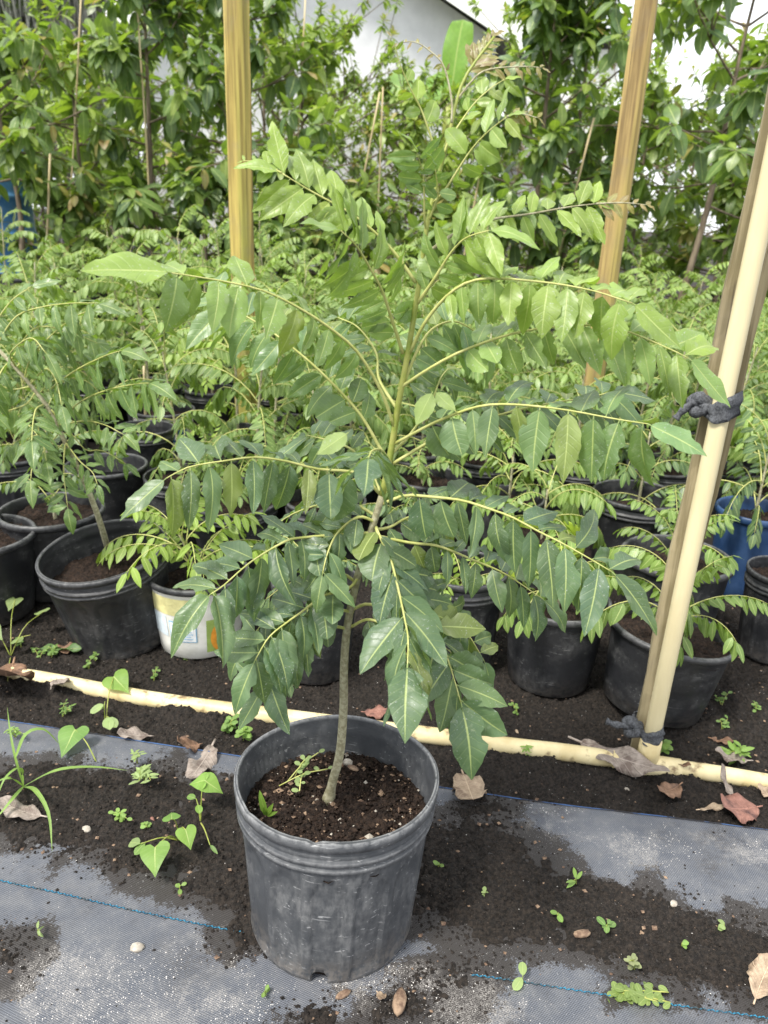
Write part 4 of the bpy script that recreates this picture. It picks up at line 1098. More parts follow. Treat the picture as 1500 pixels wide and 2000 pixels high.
# stakes in the pots
def rod(name, label, a, b, r, mat, cat='stake', group=None, sides=7, bend=0.0):
    a, b = Vector(a), Vector(b)
    mid = (a + b) / 2 + Vector((bend, bend * .5, 0))
    mb = MB(); c = spline([a, mid, b], 8)
    rv = [r * (1.06 if i % 3 == 0 else 1.0) * (1 - .15 * i / 7) for i in range(8)]
    mb.tube(c, rv, sides)
    return tag(mb.obj(name, mat), label, cat, group)
q = G(285, 838, .13); rod('thin_stake', 'short thin cane stuck in black pot behind the leaning curry plant', q, AtY(281, 715, q.y), .005, 'bamboo')

# rows further back
fr = random.Random(77)
rows = []
y = 1.98
while y < 5.2:
    rows.append(y); y += 0.245 + 0.02 * (y - 2)
cnt = 0
for ri, y in enumerate(rows):
    half = 0.53 * (y * 1.05) + 0.25
    x = -half + fr.uniform(0, .15)
    while x < half:
        X, Y = x + fr.uniform(-.04, .04), y + fr.uniform(-.05, .05)
        x += fr.uniform(.23, .29)
        if any((X - a) ** 2 + (Y - b) ** 2 < (r + .105) ** 2 for a, b, r in OCC): continue
        if any(abs(X - a) < .12 and abs(Y - b) < .12 for a, b in ((-.60, 3.07), (.98, 3.0))): continue
        px_, py_ = proj((X, Y, .45))
        if px_ < -140 or px_ > 1640: continue
        R, H = fr.uniform(.095, .125), fr.uniform(.19, .24)
        kind = fr.choice(('far', 'far', 'far', 'rib'))
        age = fr.random()
        lush = fr.random() < .8 or ((abs(X + .60) < .24 or abs(X - .95) < .24) and 2.2 < Y < 3.05)
        if lush:
            lab, gname = 'leafy curry plant in black pot crowded among the back rows', 'leafy curry plants in the back rows'
            sh, nf, fl = (fr.uniform(.15, .36) if fr.random() < .75 else fr.uniform(.36, .50)) * (1 + .10 * (Y - 2)), fr.randrange(16, 23), fr.uniform(.20, .26)
            if (abs(X + .60) < .24 or abs(X - .95) < .24) and 2.2 < Y < 3.05: sh, nf = .42 + .06 * fr.random(), 20
        else:
            lab, gname = 'low sprouting curry seedling in black pot among the taller back rows', 'low curry seedlings in the back rows'
            sh, nf, fl = fr.uniform(.06, .12), fr.randrange(8, 11), fr.uniform(.16, .2)
        tone = 'yellow green' if age > .5 else 'dark green'
        lms = (((-.60, 3.05), 'beside the yellow timber post', .55), ((.98, 3.05), 'beside the leaning brown post', .55), ((gP.x, gP.y), 'near the blue labelled pot', .45), ((1.1, 2.0), 'near the blue pot', .55), ((pc.x, 2.1), 'in the rows behind the main stem', .55), ((-1.1, 2.2), 'in the rows behind the leaning plant', .7))
        place = next((t_ for (c_, t_, d_) in lms if (X - c_[0]) ** 2 + (Y - c_[1]) ** 2 < d_ * d_), 'close to the potted trees' if Y > 4.5 else ('in the left rows facing the avocado trees' if X < -.75 else ('in the rows facing dark fruit trees' if X > .5 else 'in the middle rows before the saplings')))
        if place == 'close to the potted trees': place = 'close to the potted avocado trees' if X < -.2 else 'close to the potted fruit trees'
        place = place.replace('left rows', 'rows')
        lab = '%s %s curry %s in black pot %s' % ('leafy' if lush else 'low sprouting', tone, 'plant' if lush else 'seedling', place)
        gname = lab + ' group'
        gname = ('leafy ' if lush else 'low ') + tone + ' curry plants ' + place
        if lush and X < -.5 and Y > 2.5: sh *= 1.22
        root = thing('potted_curry_plant', lab, 'potted plant', (X, Y, 0), gname, (0, 0, fr.uniform(0, 6.28)))
        zs = pot_on(root, kind, R, H, .85, cnt)
        colr = mixc(mixc(DG, YG, age), LG, max(0, fr.gauss(.12, .12)) + (.16 if Y > 3.2 else .0))
        bush(root, zs, sh, nf, fl, colr, 'full' if Y < 2.9 else 'far', 1000 + cnt, (fr.uniform(-.05, .05), fr.uniform(-.05, .05)), .12, .5 if Y > 3 else .35, .3)
        cnt += 1
print('field plants', cnt)

# ================================================================== PVC PIPE FRAME AND STAKE
PRAD = 0.0165
pa, pb, pm = G(-60, 1296, .02), G(1255, 1494, .02), G(1560, 1538, .02)
def pipe_z(p): p = Vector(p); p.z = .008; return p
pts = [pipe_z(G(x, y, .010)) - Vector((0, 0, .010 * max(0, 1 - x / 500))) for x, y in ((20, 1308), (100, 1322), (300, 1362), (560, 1400), (850, 1436), (1000, 1456), (1120, 1470), (1262, 1492), (1400, 1510), (1600, 1545))]
tj = pts[7]
def sag(c): return c
pv = thing('pipe_frame', 'cream plastic pipe lying on the soil with upright pipe on a tee joint', 'pipe', tj)
rel = [p - tj for p in pts]
mb = MB(); mb.tube(spline(rel[:8], 40), PRAD, 20); mb.obj('ground_pipe', 'pvc', pv)
dirp = (rel[9] - rel[6]).normalized()
mb = MB(); mb.tube(spline([rel[7], rel[8], rel[9]], 14), PRAD * .97, 20); mb.obj('ground_pipe', 'pvc', pv)
topP = AtY(1529, 230, tj.y + .03) - tj
upd = (topP - Vector((0, 0, .0))).normalized()
mb = MB()
mb.tube([dirp * -.062, dirp * -.061, dirp * .061, dirp * .062], [PRAD * 1.05, PRAD * 1.24, PRAD * 1.24, PRAD * 1.05], 24)
mb.tube([upd * 0.0, upd * .056, upd * .057], [PRAD * 1.22, PRAD * 1.20, PRAD * 1.02], 24)
mb.obj('tee_joint', 'pvc', pv)
mb = MB(); mb.tube([upd * .03 + (topP * 1.6 - upd * .03) * (i / 24) for i in range(25)], PRAD * .90, 22); mb.obj('upright_pipe', 'pvc_clean', pv)

sY = tj.y + .045
sa, sb = AtY(1246, 1478, sY), AtY(1484, 450, sY + .03)
sb = sa + (sb - sa) * 1.5
sd = (sb - sa).normalized()
sx_ = Vector((1, -.25, 0)); sx_ = (sx_ - sd * sx_.dot(sd)).normalized(); sy_ = sd.cross(sx_)
mb = MB(); n = 40; Ls = (sb - sa).length
for i in range(n + 1):
    t = i / n; p = sa + (sb - sa) * t - Vector((0, 0, .02 if i == 0 else 0))
    w = .036 + .040 * t; d = .018
    for (u, v) in ((-1, -1), (0, -1.02), (1, -1), (1, 1), (-1, 1)):
        j = fr.uniform(-.0012, .0012)
        mb.v.append(tuple(p + sx_ * (u * w * .5 + j + .0025 * math.sin(t * 19)) + sy_ * (v * d * .5 + j)))
for i in range(n):
    for k in range(5):
        k2 = (k + 1) % 5; mb.face((i * 5 + k, i * 5 + k2, (i + 1) * 5 + k2, (i + 1) * 5 + k))
mb.face((4, 3, 2, 1, 0)); mb.face(tuple(n * 5 + k for k in range(5)))
o = mb.obj('wooden_stake', 'grey_wood', None, smooth=False)
tag(o, 'weathered grey wooden stake tied behind the cream upright pipe', 'stake')

def tie(px, py, label, band_h, tail):
    r = ray(px, py)
    # centre of pipe at that height
    best = min((tj + upd * s for s in np.linspace(0, 1.6, 400)), key=lambda p: abs(proj(p)[1] - py))
    root = thing('fabric_tie', label, 'tie', best)
    X = sx_; Yv = upd.cross(X).normalized(); X = Yv.cross(upd).normalized()
    cxo = (sa + sd * ((best - sa).dot(sd)) - best)
    ctr = cxo * .35
    mb = MB(); N = 40; rows_ = 7
    for j in range(rows_):
        h = (j / (rows_ - 1) - .5) * band_h
        for i in range(N):
            a = 2 * math.pi * i / N
            wig = .0015 * math.sin(5 * a + j) + .0012 * math.sin(j * 2.3 + a * 2)
            dr = X * math.cos(a) + Yv * math.sin(a)
            sw = .5 * (.036 + .040 * max(0, (best - sa).dot(sd)) / Ls)
            pA = dr * (PRAD * .9 + .003 + wig)
            pB = cxo + X * (sw + .003) * math.copysign(min(1, abs(math.cos(a)) * 1.6), math.cos(a)) + Yv * (.012 + wig) * math.copysign(1, math.sin(a))
            pt = pA if pA.dot(dr) > pB.dot(dr) else pB
            hh = h * (1 - .45 * max(0, -math.cos(a)) ** 2) + .006 * math.cos(a)
            p = pt + upd * (hh - pt.dot(upd)) + dr * (.0015 * math.sin(j * 1.7 + 1))
            mb.v.append(tuple(p))
    for j in range(rows_ - 1):
        for i in range(N):
            i2 = (i + 1) % N; mb.face((j * N + i, j * N + i2, (j + 1) * N + i2, (j + 1) * N + i))
    o = mb.obj('band', 'cloth_tie', root)
    so = o.modifiers.new('thick', 'SOLIDIFY'); so.thickness = .002
    kx = cxo - X * (.5 * (.036 + .040 * max(0, (best - sa).dot(sd)) / Ls) + .006) - Yv * .026; kx = kx - upd * kx.dot(upd)
    mb = MB()
    kp = [kx + X * .010 + Yv * -.006, kx + Yv * -.014 + upd * .010, kx - X * .010 + upd * .008, kx - X * .008 - upd * .010 + Yv * -.008, kx + X * .006 - upd * .006 - Yv * .016, kx + X * .004 + upd * .010 - Yv * .004]
    mb.tube(spline(kp, 26), [.0100 + .0018 * math.sin(i * 1.3) for i in range(26)], 9)
    mb.obj('knot', 'cloth_tie', root)
    mb = MB(); tp = [kx - X * .004 - Yv * .008] + [kx + X * a + upd * b - Yv * .012 for a, b in tail]
    mb.tube(spline(tp, 16), [.0062 + .0012 * math.sin(i * .9) for i in range(16)], 8)
    mb.obj('tail', 'cloth_tie', root)
tie(1395, 800, 'grey fabric strip knotted round stake and pipe, high up under the leaf tips', .040, [(-.012, .004), (-.026, -.012), (-.034, -.026)])
tie(1275, 1432, 'grey fabric strip knotted round stake and pipe just above the tee joint', .030, [(-.016, .002), (-.034, .0), (-.05, .004)])

# ================================================================== WOODEN POSTS
def post(px0, py0, px1, py1, Y, w, label, seed, mat='pine_wood'):
    a = AtY(px0, py0, Y); b = AtY(px1, py1, Y)
    d = (b - a).normalized()
    foot = a + d * (-a.z / d.z); foot.z = -.05
    top = b + d * .6
    X = Vector((math.cos(.35), -math.sin(.35), 0)); X = (X - d * X.dot(d)).normalized(); Yv = d.cross(X)
    mb = MB(); n = 30; r = random.Random(seed); base = foot.copy()
    for i in range(n + 1):
        p = foot + (top - foot) * (i / n) - base
        for k in range(16):
            a_ = 2 * math.pi * (k + .5) / 16
            c_, s_ = math.cos(a_), math.sin(a_)
            m_ = max(abs(c_), abs(s_)); q = .5 * w / m_ * (1 - .10 * max(0, (min(abs(c_), abs(s_)) / m_ - .6)))
            q += r.uniform(-.0008, .0008)
            mb.v.append(tuple(p + X * c_ * q + Yv * s_ * q))
    for i in range(n):
        for k in range(16):
            k2 = (k + 1) % 16; mb.face((i * 16 + k, i * 16 + k2, (i + 1) * 16 + k2, (i + 1) * 16 + k))
    mb.face(tuple(n * 16 + k for k in range(16)))
    o = mb.obj('wooden_post', mat, None, smooth=False); o.location = base
    tag(o, label, 'post')
post(474, 520, 461, 0, 3.05, .074, 'yellow treated timber post standing upright among curry rows', 1)
post(1191, 520, 1263, 0, 3.05, .074, 'brown and yellow treated timber post leaning beside the far trees', 2, 'brown_wood')

# ================================================================== TREES BEHIND
TR = random.Random(5)
BIGPOT = None
def big_pot():
    mb = MB(); lathe(mb, pot_profile(0.25, 0.21, 0.46, 0.38, False), 40); return mb.mesh('pot', 'pot_plastic')
BIGPOT = big_pot()
BIGSOIL = soil_disc(0.232, 0.0, 91, 10, 36, .01, .01).mesh('soil', 'pot_soil')
ADARK, AMID, ALIGHT, AORANGE = (0.048, 0.100, 0.050), (0.125, 0.210, 0.050), (0.28, 0.36, 0.060), (0.34, 0.20, 0.08)
def broad_tree(px, Y, H, label, name, seed, pal, nb=12, spread=.42, low=.30, leaf=(.13, .20), pot=True, lean=(0, 0), per=10, group=None, parts=170, curve=0.0, sc=1.0, cat='tree'):
    r = random.Random(seed)
    f = AtY(px, 470, Y); X0 = f.x
    root = thing(name, label, cat, (X0, Y, 0), group)
    z0 = 0.0
    if pot:
        s = r.uniform(.9, 1.05)
        link('pot', BIGPOT, root, Matrix.Diagonal((s, s, s, 1)))
        link('soil', BIGSOIL, root, Matrix.Translation((0, 0, .40 * s)) @ Matrix.Diagonal((s, s, 1, 1)))
        z0 = .38 * s
    tp = spline([(0, 0, z0), (lean[0] * .2 + curve, lean[1] * .3, z0 + (H - z0) * .35), (lean[0] * .7, lean[1] * .6, z0 + (H - z0) * .7), (lean[0], lean[1], H)], 16)
    tr0 = .016 * sc + .004 * H
    mb = MB(); mb.tube(tp, [tr0 * (1 - .75 * i / 15) for i in range(16)], 9)
    trunk = mb.obj('trunk', 'tree_bark', root)
    bm = MB(); whorls = []
    a = r.uniform(0, 6.28)
    for b in range(nb):
        t = low + (1 - low) * (b + .5) / nb
        p = tp[min(15, int(t * 15))]
        a += 2.4 + r.uniform(-.5, .5)
        el = -.05 + .95 * (b + .5) / nb + r.uniform(-.3, .3)
        ln = 1.35 * spread * (.35 + .75 * math.sin(math.pi * min(1, .22 + .80 * (b + .5) / nb))) * r.uniform(.6, 1.25)
        d = Vector((math.cos(a) * math.cos(el), math.sin(a) * math.cos(el), math.sin(el)))
        e = p + d * ln + Vector((0, 0, .05 * ln))
        c = spline([p, p + d * ln * .5 - Vector((0, 0, .04 * ln)), e], 6)
        bm.tube(c, [.009 * sc * (1 - .6 * i / 5) for i in range(6)], 5, cap=False)
        whorls.append((e, d)); whorls.append((c[3], d))
        for q in range(3):
            a2 = a + r.uniform(-1.3, 1.3); e2 = el + r.uniform(-.3, .6)
            d2 = Vector((math.cos(a2) * math.cos(e2), math.sin(a2) * math.cos(e2), math.sin(e2)))
            s_ = c[r.choice((2, 3, 4))]; l2 = ln * r.uniform(.3, .6)
            bm.tube([s_, s_ + d2 * l2], [.005 * sc, .003 * sc], 4, cap=False)
            whorls.append((s_ + d2 * l2, d2))
    whorls.append((tp[-1], Vector((0, 0, 1))))
    bo = bm.obj('branches', 'tree_bark', trunk); bo.name = 'branch'
    L = []
    for (p, d) in whorls:
        tip_new = r.random() < pal[3]
        n = max(4, int(per * r.uniform(.7, 1.3)))
        aa = r.uniform(0, 6.28)
        X = d.orthogonal().normalized(); Yv = d.cross(X)
        for i in range(n):
            aa += 2.4
            u = i / n
            out = X * math.cos(aa) + Yv * math.sin(aa)
            l = out * (.55 + .5 * (1 - u)) + d * (.1 + .9 * u) + DOWN * (.55 * (1 - u) + r.uniform(-.1, .45))
            nn = Vector((0, 0, 1)) + d * .4 + out * .25 + Vector((r.gauss(0, .25), r.gauss(0, .25), 0))
            sz = r.uniform(*leaf) * (1 - .35 * u)
            base = p - d * (.10 * (1 - u)) * sc
            colr = mixc(pal[0], pal[1], r.random() ** 1.2)
            if u > .55: colr = mixc(colr, pal[2], r.uniform(.2, .8))
            if tip_new and u > .6: colr = mixc(colr, AORANGE, r.uniform(.4, .9))
            L.append((sz, basis(l, nn, sz, base, r.uniform(.9, 1.15)), r.randrange(4), colr))
    if parts:
        L.sort(key=lambda q: (q[1].translation.y - q[0] * 4))
    cm = MB()
    for i, (sz, M, vi, colr) in enumerate(L):
        if i < parts: link('leaf', AV[vi], root, M, colr)
        else: cm.add(AV_T[vi] if leaf[1] > .13 else LF_T[vi % 2], M, colr)
    if cm.v: stuff(cm.obj('crown', 'tree_leaf', root))
    return root
PD, PM, PL, PY_ = (ADARK, AMID, ALIGHT, .15), (AMID, (0.11, .18, .05), ALIGHT, .35), (AMID, ALIGHT, (0.25, .34, .06), .3), ((.17, .26, .055), (.29, .38, .07), (.38, .46, .08), .12)
broad_tree(34, 5.9, 1.95, 'round topped young avocado tree with orange tinged shoots in front of blue tank', 'avocado_tree', 11, PM, 15, .50, .48, (.14, .21), lean=(-.02, 0), curve=.05)
broad_tree(300, 6.1, 2.5, 'slim avocado tree with bare grey middle trunk near the yellow post', 'avocado_tree', 12, PD, 13, .42, .25, (.15, .22), lean=(.05, 0))
broad_tree(455, 6.3, 2.6, 'dark leaved avocado tree right behind the yellow timber post', 'avocado_tree', 13, PD, 17, .50, .30, (.15, .22))
broad_tree(170, 7.0, 2.1, 'taller pale avocado tree with yellowish top beside the round topped one', 'avocado_tree', 14, PL, 14, .5, .35, (.14, .21))
broad_tree(590, 7.0, 2.25, 'loose light green fruit tree tied to leaning bamboo canes', 'fruit_tree', 15, PY_, 15, .50, .2, (.11, .18), per=8)
broad_tree(1040, 6.0, 2.45, 'dense dark green fruit tree below the house eave', 'fruit_tree', 16, PD, 21, .44, .14, (.14, .21), per=11)
broad_tree(1105, 6.5, 2.75, 'tall dark fruit tree standing just left of leaning brown post', 'fruit_tree', 17, PD, 18, .52, .16, (.14, .21))
broad_tree(1345, 5.7, 2.6, 'fruit tree with a curved dark trunk right of the leaning brown post', 'fruit_tree', 18, (ADARK, AMID, ALIGHT, .25), 15, .55, .36, (.15, .22), lean=(.18, 0), curve=.06)
broad_tree(1470, 6.6, 2.3, 'leafy fruit tree behind the top of the cream upright pipe', 'fruit_tree', 19, PM, 15, .48, .2, (.14, .21))
broad_tree(800, 7.3, 1.7, 'short pale fruit tree behind the main plant top, under the banana leaf', 'fruit_tree', 20, PY_, 14, .46, .15, (.11, .17), per=9)
broad_tree(1235, 7.4, 2.0, 'short light green fruit tree directly behind the leaning brown post', 'fruit_tree', 21, PL, 14, .5, .15, (.12, .18))
broad_tree(130, 6.0, 1.0, 'knee high avocado sapling with reddish tips between the two left trees', 'avocado_tree', 22, PM, 9, .34, .1, (.12, .18))
broad_tree(400, 5.75, 1.15, 'low avocado sapling with broad dark leaves by foot of yellow post', 'avocado_tree', 23, PD, 9, .36, .1, (.14, .20))
broad_tree(700, 5.95, 1.05, 'low fruit tree sapling in the black pot row behind main stem', 'fruit_tree', 24, PM, 9, .34, .1, (.14, .20))
broad_tree(1130, 5.6, 1.05, 'low blue green sapling in black pot row by the leaning post', 'fruit_tree', 25, PD, 9, .34, .1, (.12, .18))
broad_tree(560, 5.9, 1.3, 'bushy avocado sapling with drooping leaves right of the yellow post', 'avocado_tree', 26, PD, 10, .38, .1, (.14, .21))
broad_tree(870, 5.8, .95, 'small sapling in black pot row left of dense dark fruit tree', 'fruit_tree', 27, PM, 8, .3, .1, (.14, .20))
broad_tree(1420, 6.1, 1.2, 'small sapling in black pot row behind cream upright pipe', 'fruit_tree', 28, PL, 9, .36, .1, (.14, .20))
# bright small leaved hedge trees behind the pots
HEDGE = [(-80, 8.6, 1.9, 'round topped avocado tree'), (90, 9.2, 1.8, 'blue tank'), (240, 8.4, 2.2, 'taller pale avocado tree'), (380, 9.0, 3.1, 'slim avocado tree'), (520, 8.5, 2.9, 'dark leaved avocado tree'), (630, 8.8, 2.6, 'loose light green fruit tree'), (790, 8.6, 1.9, 'short pale fruit tree'),
         (930, 9.0, 1.85, 'dense dark fruit tree'), (1060, 8.5, 2.5, 'tall dark fruit tree'), (1200, 9.0, 2.4, 'leaning brown post'), (1330, 8.4, 2.0, 'curved trunk fruit tree'), (1450, 8.9, 2.3, 'cream upright pipe'), (1580, 8.5, 2.4, 'leafy fruit tree'),
         (10, 10.4, 1.8, 'blue tank and its hedge'), (170, 10.6, 1.9, 'shrubs near the mossy oaks'), (310, 10.3, 2.5, 'cane beside the slim avocado'), (450, 10.5, 2.7, 'yellow timber post'), (590, 10.2, 2.2, 'yellow cane'), (720, 10.4, 2.3, 'leaning grey canes'), (860, 10.3, 1.9, 'main plant tip'), (1000, 10.5, 1.9, 'dense dark tree and its cane'),
         (1140, 10.4, 2.2, 'long slanting cane'), (1280, 10.3, 2.0, 'short light green fruit tree'), (1410, 10.5, 2.1, 'small sapling by the pipe')]
for i, (px, Y, H, lm) in enumerate(HEDGE):
    deep = Y > 10
    broad_tree(px, Y, H, '%s small leaved shrub tree %s behind the %s' % ('bright lime' if i % 3 else 'mid green', 'farther' if deep else 'filling the gap', lm), 'shrub_tree', 40 + i, PY_ if i % 3 else PL, 22, 1.05, .04, (.08, .12), pot=False, per=22 if not deep else 16, group='shrub trees behind the potted trees', parts=0, sc=1.0)

def cane(px0, py0, px1, py1, Y, label, r=.009):
    a = AtY(px0, py0, Y); b = AtY(px1, py1, Y)
    d = (b - a); a2 = a - d * (a.z / d.z) * .999 if abs(d.z) > 1e-4 else a
    a2 = a + d * (-a.z / d.z)
    rod('bamboo_cane', label, a2, b, r, 'bamboo', 'cane', bend=.015)
cane(282, 290, 265, -30, 5.9, 'straight pale cane beside the slim avocado trunk', .007)
cane(706, 350, 742, 180, 6.6, 'leaning grey cane left of the main plant tip', .008)
cane(735, 400, 748, 170, 6.7, 'near upright grey cane left of the main plant tip', .007)
cane(1095, 470, 1160, 230, 5.7, 'long slanting cane in front of the tall dark fruit tree', .008)
cane(580, 250, 598, -30, 6.8, 'yellow cane rising right of the yellow post', .007)
cane(150, 120, 160, -40, 6.6, 'pale cane poking out of the taller pale avocado tree', .007)
cane(90, 420, 98, 300, 5.8, 'short thick cane beside the round topped avocado', .009)
cane(920, 420, 945, 300, 6.2, 'leaning cane inside the dense dark fruit tree', .009)

# tall blue tank behind the left tree
tk = AtY(-10, 470, 7.4)
tank = thing('water_tank', 'tall blue plastic tank behind the round topped avocado tree', 'tank', (tk.x, 7.4, 0))
mb = MB(); prof = [(.30, 0), (.36, .02)]
for i in range(4):
    z = .08 + i * .32
    prof += [(.352, z), (.352, z + .25), (.368, z + .265), (.368, z + .29), (.352, z + .305)]
prof += [(.36, 1.40), (.33, 1.45), (.15, 1.49), (.14, 1.49), (.14, 1.53), (0.01, 1.535)]
lathe(mb, prof, 48); mb.obj('tank_body', 'blue_plastic', tank)
mb = MB(); lathe(mb, [(.16, 1.50), (.165, 1.51), (.165, 1.55), (.15, 1.56), (.01, 1.562)], 32); mb.obj('lid', 'blue_plastic', tank)

# banana plant by the house wall
bn = AtY(866, 300, 9.4); btop = AtY(885, 15, 9.4).z
ban = thing('banana_plant', 'banana plant holding up a broad bright green leaf against house wall', 'banana plant', (bn.x, 9.4, 0))
mb = MB(); mb.tube(spline([(0, 0, 0), (.02, 0, .9), (.03, 0, btop - .9)], 10), [.10 - .005 * i for i in range(10)], 12); mb.obj('pseudostem', 'green_stem', ban)
bt = leaf_tmpl(16, 3, .20, .35, .20, .25, .05, .02, 3, petiole=.12)
bt_me = tmpl_mesh('banana_leaf', bt, 'weed_leaf')
for (dx, dy, dz, ln) in ((.10, -.05, 1, .85), (-.7, .2, .3, .8), (.8, .2, .25, .8), (-.2, .6, .5, .7)):
    d = Vector((dx, dy, dz)).normalized()
    link('banana_leaf', bt_me, ban, basis(d, Vector((-.25, -1, .45)), ln, Vector((.03, 0, btop - .95)), .9), (.16, .34, .05))

# ================================================================== HOUSE
hY = 11.5
ea = AtY(1008, 72, hY)
hx1 = ea.x - .25; hx0 = hx1 - 4.6; ez = ea.z; rx = (hx0 + hx1) / 2; rz = ez + (hx1 - rx + .25) * .52
house = thing('stucco_house', 'pale grey stucco house with white roof fascia behind the trees', 'house', (rx, hY, 0))
w = hx1 - rx
mb = MB()
prof = [(-w, 0), (w, 0), (w, ez - .03), (0, rz - .12), (-w, ez - .03)]
b = 0
for yy in (0, 6.0):
    for x, z in prof: mb.v.append((x, yy, z))
mb.face((0, 1, 2, 3, 4)); mb.face((9, 8, 7, 6, 5))
for i in range(5):
    j = (i + 1) % 5; mb.face((i, i + 5, j + 5, j))
mb.obj('wall', 'stucco', house, smooth=False)
rf = MB()
for s in (-1, 1):
    x1 = s * (w + .32); z1 = ez - .06 + .0; th = .06
    slope = Vector((x1, 0, (rz - (w + .32) * .52 * (rz - ez) / max(1e-6, (w + .25) * .52))))
    ze = rz - (rz - ez) * (w + .32) / (w + .25)
    vs = [(0, -.42, rz), (x1, -.42, ze), (x1, 6.4, ze), (0, 6.4, rz)]
    b0 = len(rf.v)
    for v in vs: rf.v.append(v)
    for v in vs: rf.v.append((v[0], v[1], v[2] + th))
    for qd in ((0, 1, 2, 3), (7, 6, 5, 4), (0, 4, 5, 1), (1, 5, 6, 2), (2, 6, 7, 3)):
        rf.face(tuple(b0 + k for k in qd))
roof = rf.obj('roof', 'shingle', house, smooth=False)
for s in (-1, 1):
    ze = rz - (rz - ez) * (w + .32) / (w + .25); x1 = s * (w + .32)
    fm = MB()
    for yy in (-.46, -.425):
        for (x, z) in ((0, rz + .10), (x1, ze + .10), (x1, ze - .22), (0, rz - .22)): fm.v.append((x, yy, z))
    for qd in ((0, 1, 2, 3), (7, 6, 5, 4), (0, 4, 5, 1), (1, 5, 6, 2), (2, 6, 7, 3)): fm.face(qd)
    fm.obj('fascia', 'white_paint', roof, smooth=False)
    sm = MB()
    for (x, z) in ((0, rz - .02), (x1, ze - .02)):
        for yy in (-.42, -.005): sm.v.append((x, yy, z - .05))
    sm.face((0, 1, 3, 2)); sm.obj('soffit', 'soffit', roof, smooth=False)
# low white lean-to beside it
lt = AtY(1120, 110, 12.5)
shed = thing('white_shed', 'low white outbuilding glimpsed right of the stucco house', 'shed', (lt.x, 12.5, 0))
mb = MB(); mb.box((0, 1.0, (lt.z + .1) / 2), 1.3, 2.0, lt.z + .1); mb.obj('wall', 'white_paint', shed, smooth=False)
mb = MB(); mb.box((0, 1.0, lt.z + .16), 1.6, 2.4, .10, Matrix.Rotation(-.12, 3, 'Y')); mb.obj('roof', 'shingle', shed, smooth=False)

# far oaks with hanging moss at the upper left
def far_tree(px, Y, H, label, seed, nb=26, spread=3.0, low=.45, col=((.03, .05, .03), (.06, .09, .045)), moss=40, n_leaf=70):
    r = random.Random(seed); f = AtY(px, 420, Y)
    root = thing('oak_tree', label, 'tree', (f.x, Y, 0))
    tp = spline([(0, 0, -.05), (r.uniform(-.2, .2), 0, H * .35), (r.uniform(-.4, .4), 0, H * .7), (0, 0, H)], 14)
    mb = MB(); mb.tube(tp, [.26 * (1 - .8 * i / 13) + .03 for i in range(14)], 12)
    tk_ = mb.obj('trunk', 'dark_bark', root)
    bm, cm, mm = MB(), MB(), MB(); a = 0
    for b in range(nb):
        t = low + (1 - low) * b / nb; p = tp[min(13, int(t * 13))]; a += 2.4
        el = r.uniform(-.05, .7); ln = spread * (1.2 - .7 * t) * r.uniform(.6, 1.1)
        d = Vector((math.cos(a) * math.cos(el), math.sin(a) * math.cos(el), math.sin(el)))
        c = spline([p, p + d * ln * .5 + Vector((0, 0, .15)), p + d * ln], 7)
        bm.tube(c, [.09 * (1 - .8 * i / 6) for i in range(7)], 5, cap=False)
        for q in range(n_leaf):
            u = c[r.randrange(2, 7)] + Vector((r.gauss(0, .38), r.gauss(0, .38), r.gauss(0, .3)))
            cm.add(LF_T[0], basis(Vector((r.gauss(0, 1), r.gauss(0, 1), r.gauss(-.2, .6))), Vector((r.gauss(0, .4), r.gauss(0, .4), 1)), r.uniform(.12, .24), u, 1.5), mixc(col[0], col[1], r.random()))
        for q in range(moss // 10):
            u = c[r.randrange(2, 7)]; l = r.uniform(.5, 1.6)
            for z in range(5):
                o_ = Vector((r.gauss(0, .06), r.gauss(0, .06), 0))
                mm.tube([u + o_, u + o_ + Vector((r.gauss(0, .05), r.gauss(0, .05), -l * .5)), u + o_ * 1.5 + Vector((r.gauss(0, .06), 0, -l))], [.03, .035, .006], 3, cap=False)
    bm.obj('branch', 'dark_bark', tk_)
    stuff(cm.obj('crown', 'tree_leaf', root))
    if mm.v: stuff(mm.obj('hanging_moss', 'moss', root))
far_tree(20, 15, 7.5, 'dark oak draped in hanging grey moss behind the left trees', 1, low=.22, moss=60, nb=34, n_leaf=90)
far_tree(190, 19, 8.5, 'farther dark oak with hanging moss, seen between pale avocado tree and yellow post', 2, low=.2, moss=50, nb=30)
far_tree(-150, 17, 8.5, 'mossy dark oak at the outer end of the far tree line', 5, low=.2, moss=50, nb=30)
far_tree(1060, 24, 8.0, 'far leafy oak rising behind the house eave', 3, low=.35, moss=0, col=((.04, .07, .035), (.09, .13, .05)))
far_tree(600, 21, 6.0, 'far leafy tree left of the stucco house', 4, low=.2, moss=0, col=((.05, .09, .035), (.12, .18, .06)))

